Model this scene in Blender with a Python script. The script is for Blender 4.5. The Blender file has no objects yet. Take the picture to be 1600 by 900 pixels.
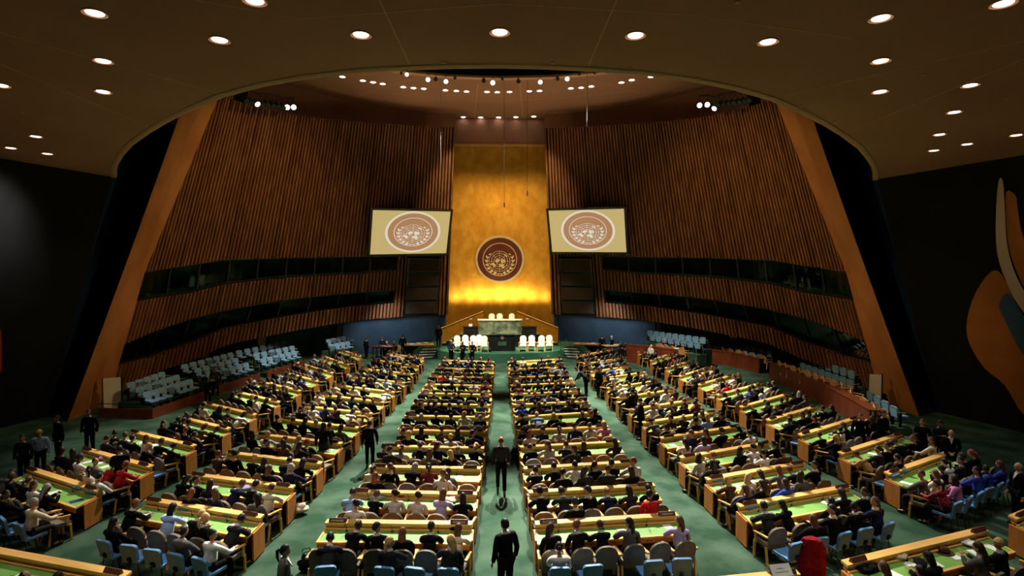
import bpy, bmesh, math, random
import numpy as np
from mathutils import Vector, Matrix

random.seed(7)
SC = bpy.context.scene
COL = SC.collection

# ------------------------------------------------------------------ camera
FPX = 900.0                      # focal length in pixels of the 1600 x 900 frame
EYE = Vector((0, 0, 7.0))
YAW = math.radians(1.2)
PIT = math.atan(30 / FPX)
FWD = Vector((math.sin(YAW) * math.cos(PIT), math.cos(YAW) * math.cos(PIT), -math.sin(PIT)))
RGT = Vector((math.cos(YAW), -math.sin(YAW), 0))
UPV = RGT.cross(FWD)
cd = bpy.data.cameras.new('camera'); cam = bpy.data.objects.new('camera', cd); COL.objects.link(cam)
cd.sensor_width = 36; cd.lens = 36 * FPX / 1600; cd.clip_end = 300
cam.matrix_world = Matrix.Translation(EYE) @ Matrix((RGT, UPV, -FWD)).transposed().to_4x4()
SC.camera = cam

# ------------------------------------------------------------------ world, exposure, lights
w = bpy.data.worlds.new('world'); SC.world = w; w.use_nodes = True
w.node_tree.nodes['Background'].inputs[0].default_value = (0.30, 0.22, 0.14, 1)
w.node_tree.nodes['Background'].inputs[1].default_value = 0.012
SC.view_settings.view_transform = 'Standard'; SC.view_settings.look = 'None'
SC.view_settings.gamma = 1; SC.view_settings.exposure = 0.0; SC.view_settings.use_curve_mapping = False
SC.cycles.use_denoising = True
SC.cycles.max_bounces = 5; SC.cycles.diffuse_bounces = 3; SC.cycles.glossy_bounces = 3
SC.cycles.transmission_bounces = 3; SC.cycles.transparent_max_bounces = 6
SC.cycles.sample_clamp_indirect = 3.0; SC.cycles.sample_clamp_direct = 12.0
SC.cycles.caustics_reflective = False; SC.cycles.caustics_refractive = False

def spot(name, loc, target, power, deg, col=(1, .93, .82), blend=.6, r=.12, parent=None):
    l = bpy.data.lights.new(name, 'SPOT'); l.energy = power; l.color = col
    l.spot_size = math.radians(deg); l.spot_blend = blend; l.shadow_soft_size = r
    o = bpy.data.objects.new(name, l); COL.objects.link(o); o.location = loc
    o.rotation_euler = (Vector(target) - Vector(loc)).to_track_quat('-Z', 'Y').to_euler()
    if parent: o.parent = parent
    return o
P_SEAT = 46000      # house spots in the dome over the delegates
P_DOWN = 260       # recessed downlights of the front ceiling
WHITE = (1.0, .965, .89); WARM = (1.0, .74, .42)
#            location            target           power      cone
for lc, tg, pw, dg in [
    ((-2.5, 33, 19.0), (-3.0, 14.5, 0), 1.55, 26), ((2.5, 33, 19.0), (3.4, 14.5, 0), 1.55, 26),
    ((-2.5, 33, 19.0), (-4, 26.5, 0), .85, 34), ((2.5, 33, 19.0), (4, 26.5, 0), .85, 34),
    ((-6.5, 34, 19.0), (-8.5, 19, 0), .55, 30), ((6.5, 34, 19.0), (8.8, 19, 0), .62, 28),
    ((-6.5, 34, 19.0), (-8.0, 30, 0), .70, 36), ((6.5, 34, 19.0), (8.5, 30, 0), .78, 36),
    ((-7.5, 34, 19.0), (-13.0, 25, 0), .36, 28), ((7.5, 34, 19.0), (13.0, 25.5, 0), .46, 28),
    ((-3.0, 35, 19.0), (-3.6, 35.5, 0), .55, 30), ((3.0, 35, 19.0), (3.6, 35.5, 0), .55, 30),
    ((-5.5, 35, 19.0), (-10, 39, 0), .38, 44), ((5.5, 35, 19.0), (10, 39, 0), .38, 44),
    ((0, 35, 19.0), (0, 41, 0), .55, 36),
    ((-9.5, 33, 17.5), (-11.5, 15.5, 0), .16, 26), ((9.5, 33, 17.5), (12.0, 15.5, 0), .18, 26),
    ]:
    spot('house_spot', lc, tg, P_SEAT * pw, dg, WHITE, r=.1)
# warm wall washers: golden wall, wooden shells, dome ceiling, stage
for x in (-2.6, 0, 2.6):
    spot('gold_washer', (x, 39.5, 18.9), (x * .8, 48.3, 8.0), 5600, 56, (1, .74, .42), r=.2)
for x, k in ((-3.6, .45), (-2.4, .8), (-1.2, 1.1), (0, 1.2), (1.2, 1.1), (2.4, .8), (3.6, .45)):
    spot('gold_uplight', (x, 48.9, 3.7), (x, 50.0, 5.8), 165 * k, 120, (1, .80, .40), .9, .4)
spot('stage_spot', (-4, 36, 19), (-2.8, 45, .7), 26000, 13, WHITE)
spot('stage_spot', (4, 36, 19), (3.2, 45, .7), 26000, 13, WHITE)
spot('stage_spot', (0, 36, 19), (0, 46.5, 2.5), 14000, 12, WHITE)
for s in (-1, 1):
    spot('shell_washer', (s * 3.0, 28, 18.6), (s * 17, 38, 6), 4700, 72, WARM, .9, .4)
    spot('shell_washer', (s * 2.0, 20, 12.4), (s * 19.2, 27.6, 2.5), 2900, 34, WARM, .9, .4)
    spot('dome_washer', (s * 6.0, 40, 9.0), (s * 2.5, 38, 19), 900, 120, (1, .72, .45), 1, .8)
    spot('panel_washer', (s * 8.5, 44.5, 3.6), (s * 9.5, 49, 1.6), 520, 110, (.75, .85, 1), 1, .3)
spot('mural_light', (-16.8, 20.5, 10.9), (-20.8, 23.4, 8.6), 3200, 50, (1, .95, 1), 1, .3)
spot('mural_light', (14.5, 15.5, 11.0), (21.8, 21, 5.4), 300, 80, (1, .84, .65), 1, .3)

# ------------------------------------------------------------------ geometry helpers
def ray(x, y): return FWD + RGT * ((x - 800) / FPX) + UPV * ((450 - y) / FPX)
def P(x, y, z):
    d = ray(x, y); t = (z - EYE.z) / d.z; return EYE + d * t
def D(x, y, Y):
    d = ray(x, y); return EYE + d * (Y / d.y)
CY, R0, ZA = 29.7, 20.3, 67.0    # the hall is a leaning cone about the axis (0, CY)
def cone(phi, z, off=0.0):
    r = R0 * (1 - z / ZA) + off; a = math.radians(phi)
    return Vector((r * math.sin(a), CY + r * math.cos(a), z))
def interp(tab, v):
    if v <= tab[0][0]: return tab[0][1]
    for (a, b), (c, d) in zip(tab, tab[1:]):
        if v <= c: return b + (d - b) * (v - a) / (c - a)
    return tab[-1][1]

class MB:
    def __init__(s): s.v = []; s.f = []; s.m = []
    def add(s, vs, fs, mi=0):
        n = len(s.v); s.v += [tuple(q) for q in vs]; s.f += [tuple(i + n for i in f) for f in fs]
        s.m += [mi] * len(fs); return s
    def box(s, x0, x1, y0, y1, z0, z1, mi=0, M=None):
        vs = [Vector((x, y, z)) for z in (z0, z1) for x, y in ((x0, y0), (x1, y0), (x1, y1), (x0, y1))]
        if M is not None: vs = [M @ q for q in vs]
        return s.add(vs, [(3, 2, 1, 0), (4, 5, 6, 7), (0, 1, 5, 4), (1, 2, 6, 5), (2, 3, 7, 6), (3, 0, 4, 7)], mi)
    def hexa(s, b, t, mi=0):
        return s.add(list(b) + list(t), [(3, 2, 1, 0), (4, 5, 6, 7), (0, 1, 5, 4), (1, 2, 6, 5), (2, 3, 7, 6), (3, 0, 4, 7)], mi)
    def tube(s, pts, rs, n=6, mi=0, caps=True):
        pts = [Vector(q) for q in pts]
        if not hasattr(rs, '__len__'): rs = [rs] * len(pts)
        vs = []; fs = []
        for i, q in enumerate(pts):
            d = (pts[min(i + 1, len(pts) - 1)] - pts[max(i - 1, 0)]).normalized()
            a = d.cross(Vector((0, 0, 1)) if abs(d.z) < .9 else Vector((1, 0, 0))).normalized(); b = d.cross(a)
            for k in range(n):
                t = 2 * math.pi * k / n; vs.append(q + a * (rs[i] * math.cos(t)) + b * (rs[i] * math.sin(t)))
        for i in range(len(pts) - 1):
            for k in range(n):
                k2 = (k + 1) % n; fs.append((i * n + k, i * n + k2, (i + 1) * n + k2, (i + 1) * n + k))
        if caps: fs.append(tuple(range(n - 1, -1, -1))); fs.append(tuple((len(pts) - 1) * n + k for k in range(n)))
        return s.add(vs, fs, mi)
    def ell(s, c, r, n=10, m=7, mi=0, M=None, fn=None):
        vs = []; fs = []
        for j in range(m + 1):
            t = math.pi * j / m
            for k in range(n):
                a = 2 * math.pi * k / n
                q = Vector((math.sin(t) * math.cos(a), math.sin(t) * math.sin(a), math.cos(t)))
                if fn: q = fn(q)
                q = Vector((q.x * r[0], q.y * r[1], q.z * r[2]))
                if M is not None: q = M @ q
                vs.append(q + Vector(c))
        for j in range(m):
            for k in range(n):
                k2 = (k + 1) % n; fs.append((j * n + k, (j + 1) * n + k, (j + 1) * n + k2, j * n + k2))
        return s.add(vs, fs, mi)
    def prism(s, poly, lo, hi, mi=0, M=None):     # polygon in xy, from z lo to hi
        n = len(poly); vs = [Vector((x, y, lo)) for x, y in poly] + [Vector((x, y, hi)) for x, y in poly]
        if M is not None: vs = [M @ q for q in vs]
        return s.add(vs, [tuple(range(n - 1, -1, -1)), tuple(range(n, 2 * n))] +
                     [(k, (k + 1) % n, n + (k + 1) % n, n + k) for k in range(n)], mi)
    def join(s, o, M=None, off=0):
        vs = o.v if M is None else [M @ Vector(q) for q in o.v]
        n = len(s.v); s.v += [tuple(q) for q in vs]; s.f += [tuple(i + n for i in f) for f in o.f]
        s.m += [k + off for k in o.m]; return s
    def mesh(s, name, mats, smooth=False, bevel=0):
        me = bpy.data.meshes.new(name); me.from_pydata(s.v, [], s.f)
        if not isinstance(mats, (list, tuple)): mats = [mats]
        for m in mats: me.materials.append(m)
        if len(mats) > 1: me.polygons.foreach_set('material_index', s.m)
        if smooth: me.polygons.foreach_set('use_smooth', [True] * len(s.f))
        me.update(); return me

def link(name, me, parent=None, loc=None, rz=None):
    o = bpy.data.objects.new(name, me); COL.objects.link(o)
    if parent: o.parent = parent
    if loc is not None: o.location = loc
    if rz is not None: o.rotation_euler = (0, 0, rz)
    return o
USED = {}
def tag(o, label=None, cat=None, group=None, kind=None):
    if label:
        label = ' '.join(label.split())
        if label in USED and not group: print('DUP LABEL', label)
        USED[label] = 1
        o['label'] = label
    if cat: o['category'] = cat
    if group: o['group'] = group
    if kind: o['kind'] = kind
    return o
def struct(name, mb, mat, smooth=False):
    return tag(link(name, mb.mesh(name, mat, smooth)), kind='structure')
def frame(o, x, y=None, z=Vector((0, 0, 1))):     # matrix with the given origin and x axis (level), z up
    x = Vector(x).normalized(); z = Vector(z); y = z.cross(x).normalized(); x = y.cross(z).normalized()
    return Matrix.Translation(o) @ Matrix((x, y, z)).transposed().to_4x4()

# ------------------------------------------------------------------ materials
def mat(name, col, rough=.6, metal=0, noise=None, emit=None, spec=.3, bump=None):
    m = bpy.data.materials.new(name); m.use_nodes = True; nt = m.node_tree; b = nt.nodes['Principled BSDF']
    b.inputs['Base Color'].default_value = (*col, 1); b.inputs['Roughness'].default_value = rough
    b.inputs['Metallic'].default_value = metal; b.inputs['Specular IOR Level'].default_value = spec
    if emit: b.inputs['Emission Color'].default_value = (*emit[0], 1); b.inputs['Emission Strength'].default_value = emit[1]
    if noise:        # (scale xyz, colour 2, detail)
        tc = nt.nodes.new('ShaderNodeTexCoord'); mp = nt.nodes.new('ShaderNodeMapping'); nz = nt.nodes.new('ShaderNodeTexNoise')
        rp = nt.nodes.new('ShaderNodeValToRGB')
        mp.inputs['Scale'].default_value = noise[0]; nz.inputs['Scale'].default_value = 1; nz.inputs['Detail'].default_value = noise[2] if len(noise) > 2 else 4
        rp.color_ramp.elements[0].position = .38; rp.color_ramp.elements[1].position = .64
        rp.color_ramp.elements[0].color = (*col, 1); rp.color_ramp.elements[1].color = (*noise[1], 1)
        nt.links.new(tc.outputs['Object'], mp.inputs[0]); nt.links.new(mp.outputs[0], nz.inputs[0])
        nt.links.new(nz.outputs['Fac'], rp.inputs[0]); nt.links.new(rp.outputs[0], b.inputs['Base Color'])
        if bump:
            bp = nt.nodes.new('ShaderNodeBump'); bp.inputs['Strength'].default_value = bump
            nt.links.new(nz.outputs['Fac'], bp.inputs['Height']); nt.links.new(bp.outputs[0], b.inputs['Normal'])
    return m
M_carpet = mat('green_carpet', (.022, .055, .030), .95, noise=((.9, .9, .9), (.064, .110, .068), 12), spec=.05)
M_stagecarpet = mat('stage_carpet', (.035, .11, .055), .95, noise=((1, 1, 1), (.055, .15, .08), 6), spec=.05)
M_ceiling = mat('painted_plaster', (.34, .172, .108), .85, noise=((.25, .25, .25), (.385, .198, .125), 3), spec=.1)
M_rim = mat('ceiling_rim_paint', (.60, .34, .21), .7, spec=.15)
M_black = mat('black_wall_paint', (.006, .006, .005), .8, noise=((.6, .6, .6), (.009, .009, .008)), spec=.1)
M_navy = mat('dark_blue_wall_paint', (.010, .026, .06), .8, noise=((.5, .5, .5), (.014, .034, .078)), spec=.1)
M_slat = mat('walnut_slat', (.135, .046, .014), .55, noise=((3, 3, .3), (.225, .084, .027), 5), spec=.25)
M_slatback = mat('slat_backing', (.008, .004, .003), .8, noise=((1, 1, 1), (.014, .006, .004)))
M_pier = mat('smooth_wood_veneer', (.33, .115, .03), .5, noise=((.8, .8, .5), (.42, .165, .045), 4), spec=.25)
M_gold = mat('gold_leaf', (.74, .33, .03), .42, .75, noise=((1.6, 1.6, 1.1), (.88, .44, .06), 9), bump=.06)
M_bluewall = mat('blue_grey_panel', (.05, .085, .125), .7, noise=((.5, .5, .5), (.075, .12, .165), 2), spec=.2)
M_greenwall = mat('green_marble_wall', (.022, .055, .032), .4, noise=((1.5, 1.5, .6), (.06, .125, .07), 8), spec=.4)
M_marble = mat('green_marble', (.07, .10, .055), .3, noise=((2.4, 2.4, 2.4), (.26, .31, .19), 12), spec=.5)
M_blackm = mat('black_lacquer', (.006, .006, .006), .25, noise=((2, 2, 2), (.01, .01, .01)), spec=.5)
M_speaker = mat('speaker_cloth', (.035, .022, .012), .9, noise=((2, 2, 2), (.045, .029, .016)))
M_oak = mat('honey_oak', (.78, .41, .10), .4, noise=((1.5, 9, 9), (.86, .49, .145), 4), spec=.35)
M_oakd = mat('orange_oak_panel', (.50, .17, .028), .45, noise=((7, 7, 1.2), (.60, .225, .042), 4), spec=.3)
M_dgap = mat('dark_recess', (.02, .008, .004), .8, noise=((2, 2, 2), (.03, .012, .006)))
M_green = mat('green_desk_leather', (.17, .36, .06), .55, noise=((3, 3, 3), (.20, .41, .08)), spec=.25)
M_mahog = mat('red_brown_panel', (.12, .024, .009), .4, noise=((2, 2, 1), (.165, .038, .013)), spec=.35)
M_tan = mat('olive_tan_upholstery', (.15, .115, .07), .65, noise=((6, 6, 6), (.19, .15, .095)), spec=.2)
M_tanl = mat('tan_leather', (.50, .26, .10), .55, noise=((6, 6, 6), (.56, .31, .13)), spec=.25)
M_blue = mat('blue_vinyl', (.10, .24, .44), .45, noise=((5, 5, 5), (.13, .29, .50)), spec=.35)
M_seatb = mat('light_blue_vinyl', (.15, .29, .40), .5, noise=((5, 5, 5), (.18, .34, .46)), spec=.3)
M_seatd = mat('deep_blue_vinyl', (.06, .14, .21), .5, noise=((5, 5, 5), (.08, .18, .26)), spec=.3)
M_cream = mat('cream_leather', (.80, .72, .50), .5, noise=((5, 5, 5), (.86, .79, .58)), spec=.3)
M_metal = mat('dark_metal', (.03, .03, .032), .35, .8, noise=((5, 5, 5), (.05, .05, .05)))
M_plate = mat('name_plate_brown', (.10, .03, .015), .5, noise=((5, 5, 5), (.13, .04, .02)))
M_letter = mat('pale_lettering', (.75, .66, .45), .6, noise=((5, 5, 5), (.8, .7, .5)))
M_paper = mat('white_paper', (.80, .78, .72), .8, noise=((4, 4, 4), (.86, .84, .80)))
M_ink = mat('printed_ink', (.03, .03, .04), .8, noise=((4, 4, 4), (.05, .05, .06)))
M_paperb = mat('blue_folder_paper', (.10, .35, .62), .7, noise=((4, 4, 4), (.14, .42, .7)))
M_navyb = mat('navy_folder', (.02, .02, .12), .6, noise=((4, 4, 4), (.03, .03, .16)))
M_ivory = mat('ivory_paint', (.62, .54, .36), .6, noise=((2, 2, 2), (.68, .60, .42)))
M_lampw = mat('lamp_glow', (1, 1, 1), .5, emit=((1, .93, .86), 9))
M_stair = mat('pale_stair_nosing', (.70, .68, .60), .6, noise=((3, 3, 3), (.78, .75, .68)))
M_treadg = mat('stair_tread_green', (.14, .17, .09), .7, noise=((3, 3, 3), (.19, .22, .12)))
M_steel = mat('brushed_steel', (.35, .35, .34), .35, .9, noise=((5, 5, 5), (.42, .42, .4)))
M_yel = mat('pale_yellow_panel', (.42, .36, .15), .6, noise=((2, 2, 2), (.48, .41, .19)))
def glass_mat():
    m = bpy.data.materials.new('booth_glass'); m.use_nodes = True; nt = m.node_tree
    nt.nodes.remove(nt.nodes['Principled BSDF']); out = nt.nodes['Material Output']
    g = nt.nodes.new('ShaderNodeBsdfGlossy'); g.inputs['Roughness'].default_value = .03; g.inputs['Color'].default_value = (.8, .9, .85, 1)
    t = nt.nodes.new('ShaderNodeBsdfTransparent'); t.inputs['Color'].default_value = (.55, .72, .62, 1)
    mx = nt.nodes.new('ShaderNodeMixShader'); lw = nt.nodes.new('ShaderNodeLayerWeight'); lw.inputs['Blend'].default_value = .12
    nt.links.new(lw.outputs['Fresnel'], mx.inputs[0]); nt.links.new(t.outputs[0], mx.inputs[1]); nt.links.new(g.outputs[0], mx.inputs[2])
    nt.links.new(mx.outputs[0], out.inputs['Surface']); return m
M_glass = glass_mat()

# ================================================================== THE SETTING
# floor
mb = MB(); mb.box(-34, 34, -6, 58, -.3, 0); struct('floor', mb, M_carpet)

# front ceiling with the horseshoe opening
HC = 11.3
open_px = [(181, 278), (182, 270), (184, 259), (192, 245), (207, 227), (234, 206.5), (262, 189), (300, 170), (345, 150), (405, 133), (470, 120), (560, 109), (640, 104), (710, 101), (781, 100)]
op = []
for x, y in open_px:
    q = P(x, y, HC); q2 = P(1562 - x, y, HC) if x > 100 else q
    op.append(Vector(((q.x - q2.x) / 2, (q.y + q2.y) / 2, HC)))
op[0] = Vector((-18.15, 27.5, HC)); op[-1].x = 0
arc = op + [Vector((-q.x, q.y, HC)) for q in reversed(op[:-1])]
mb = MB(); n = len(arc)
outer = []
for i, q in enumerate(arc):
    t = i / (n - 1); outer.append(Vector((-30 + 60 * t, -6, HC)))
side = lambda s: [Vector((s * 18.15, 27.5, HC)), Vector((s * 23.6, 8, HC)), Vector((s * 27, -6, HC))]
L = side(-1); Rr = side(1)
outer = []
for i, q in enumerate(arc):
    t = i / (n - 1)
    if i < 4: a = i / 4; outer.append(L[0].lerp(L[1], a))
    elif i > n - 5: a = (n - 1 - i) / 4; outer.append(Rr[0].lerp(Rr[1], a))
    else:
        u = (i - 4) / (n - 9); outer.append(Vector((-27 + 54 * u, -6 if 0 < u < 1 else -6, HC)))
outer[4] = L[2]; outer[n - 5] = Rr[2]
vs = arc + outer + [q + Vector((0, 0, .5)) for q in arc] + [q + Vector((0, 0, .5)) for q in outer]
fs = []
for i in range(n - 1):
    fs += [(i, i + 1, n + i + 1, n + i), (2 * n + i, 3 * n + i, 3 * n + i + 1, 2 * n + i + 1), (i, 2 * n + i, 2 * n + i + 1, i + 1)]
fs.append((n + 3, n + 4, 3 * n + 4))
mb.add(vs, fs); struct('ceiling', mb, M_ceiling)
# rounded rim of the opening
mb = MB(); pr = []
for i, q in enumerate(arc):
    d = (arc[min(i + 1, n - 1)] - arc[max(i - 1, 0)]).normalized(); nn = Vector((-d.y, d.x, 0))
    pr.append([q + nn * a + Vector((0, 0, b)) for a, b in ((-.06, .01), (-.03, -.03), (.06, -.05), (.16, -.04), (.20, .02), (.20, .5), (.14, .5))])
for i in range(n - 1):
    for k in range(6): mb.add([pr[i][k], pr[i + 1][k], pr[i + 1][k + 1], pr[i][k + 1]], [(0, 1, 2, 3)])
struct('trim_1', mb, M_rim)
# thin plaster joints of the front ceiling
mb = MB()
for a, b in (((588, -10), (640, 101)), ((968, -10), (920, 101)), ((0, 100), (236, 200)), ((1600, 92), (1330, 205)), ((-20, 46), (345, 147)), ((1620, 60), (1225, 150)), ((250, -10), (470, 30)), ((470, 30), (781, 6)), ((781, 6), (1090, 24)), ((1090, 24), (1330, 60))):
    A = P(*a, HC - .004); B = P(*b, HC - .004); d = (B - A).normalized(); nn = Vector((-d.y, d.x, 0)) * .012
    mb.add([A - nn, B - nn, B + nn, A + nn, A - nn + Vector((0, 0, .01)), B - nn + Vector((0, 0, .01)), B + nn + Vector((0, 0, .01)), A + nn + Vector((0, 0, .01))], [(0, 1, 2, 3), (0, 1, 5, 4), (2, 3, 7, 6)])
struct('trim_2', mb, M_rim)

# upper dome ceiling with the lighting slot, and fascia over the gold wall
ZD = 19.3
mb = MB()
slot = [(-9.5, 33.4), (-6.6, 35.9), (-3.4, 36.9), (0, 37.2), (3.4, 36.9), (6.6, 35.9), (9.5, 33.4)]
ys = 48.4
back = [(-24, 34), (-22, ys), (-9, ys), (0, ys), (9, ys), (22, ys), (24, 34)]
for i in range(6):
    a, b, c, d = slot[i], slot[i + 1], back[i + 1], back[i]
    for z0 in (ZD, ZD + .3): mb.add([(*a, z0), (*b, z0), (*c, z0), (*d, z0)], [(0, 1, 2, 3)])
for s in (-1, 1):
    mb.box(min(s * 9.5, s * 24), max(s * 9.5, s * 24), 12, 33.7, ZD, ZD + .3)
mb.box(-10, 10, 10, 16, ZD, ZD + .3)
struct('ceiling_dome', mb, M_ceiling)
mb = MB(); mb.box(-11, 11, 14, 38.5, ZD + 1.6, ZD + 1.8)
for i in range(6):
    a, b = slot[i], slot[i + 1]; mb.add([(a[0], a[1] - .02, ZD - .01), (b[0], b[1] - .02, ZD - .01), (b[0], b[1] - .02, ZD + 1.6), (a[0], a[1] - .02, ZD + 1.6)], [(0, 1, 2, 3)])
struct('ceiling_slot', mb, M_black)
mb = MB()        # raised ring lip along the slot and a faint joint grid of the dome
for i in range(6):
    a, b = Vector((*slot[i], ZD)), Vector((*slot[i + 1], ZD))
    for (o1, z1) in ((.0, -.16),):
        d = (b - a).normalized(); nn = Vector((-d.y, d.x, 0)) * .45
        mb.hexa([a, b, b + nn, a + nn], [q + Vector((0, 0, -.14)) for q in (a, b, b + nn, a + nn)])
struct('trim_3', mb, M_rim)
mb = MB()
for a, b in (((747, 131), (738, 212)), ((812, 131), (818, 190)), ((650, 122), (470, 178)), ((915, 122), (1090, 172))):
    A = P(*a, ZD - .01); B = P(*b, ZD - .01); d = (B - A).normalized(); nn = Vector((-d.y, d.x, 0)) * .02
    mb.add([A - nn, B - nn, B + nn, A + nn], [(0, 1, 2, 3)])
cs = [P(x, y, ZD - .01) for x, y in ((560, 142), (620, 147), (690, 154), (750, 157), (781, 157.5), (820, 157), (880, 153), (940, 147), (1000, 141))]
for A, B in zip(cs, cs[1:]):
    nn = Vector((0, .02, 0)); mb.add([A - nn, B - nn, B + nn, A + nn], [(0, 1, 2, 3)])
struct('trim_4', mb, M_rim)

# gold wall: leaning, set behind the slatted shells
GB, GT = Vector((0, 51.6, 0)), Vector((0, 47.75, 17.1))
def gold(x, z, off=0): y = GB.y + (GT.y - GB.y) * z / GT.z - off + .012 * 0; return Vector((x, y, z))
mb = MB(); nx, nz = 16, 24; vs = []; fs = []
for j in range(nz + 1):
    for i in range(nx + 1):
        x = -6.3 + 12.6 * i / nx; q = gold(x, 17.1 * j / nz); q.y -= .018 * x * x; vs.append(q)
for j in range(nz):
    for i in range(nx): a = j * (nx + 1) + i; fs.append((a, a + 1, a + nx + 2, a + nx + 1))
m0 = len(vs); mb.add(vs, fs); mb.box(-6.3, 6.3, 51.9, 52.2, 0, 17)
o = struct('wall_gold', mb, M_gold, True)
mb = MB(); y1 = 47.75
mb.box(-6.5, 6.5, 47.6, 48.6, 17.1, ZD); struct('wall_fascia', mb, M_ceiling)
mb = MB(); mb.box(-6.5, 6.5, 47.45, 47.6, 17.02, 17.2); struct('trim_5', mb, M_oak)

# leaning slatted shells, mirror images
B1T = [(26.5, 8.05), (36, 7.93), (54, 7.78), (70, 7.55), (78, 7.2), (88, 6.85)]
B1B = [(26.5, 6.9), (36, 6.6), (54, 6.4), (69, 6.0), (76, 5.6), (88, 5.35)]
B2T = [(26.5, 5.3), (36, 5.15), (52, 4.85), (67, 4.35), (75, 4.0), (84, 3.45), (91, 2.95)]
B2B = [(26.5, 4.25), (36, 4.1), (52, 3.6), (66, 3.15), (73, 2.5), (82, 2.05), (91, 1.95)]
LOW = [(13, 3.15), (35, 2.95), (52, 2.4), (65, 2.0), (72, 1.35), (80, 1.05), (87, .35), (95, .05), (100, 0)]
TOP = [(12, 17.8), (35, 17.45), (60, 16.8), (76, 16.5), (100, 16.3)]
def spans(phi):
    lo, hi = interp(LOW, phi), interp(TOP, phi)
    if 15.4 < phi < 24.3: return [(8.0, hi)]
    if 26.5 < phi < 89: return [(lo, interp(B2B, phi)), (interp(B2T, phi), interp(B1B, phi)), (interp(B1T, phi), hi)]
    return [(lo, hi)]
def phi_out(z): return 99 - .37 * z
def phi_in(z): return 89.4 if z < 7 else 89.4 - (z - 7) * .75
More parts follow.
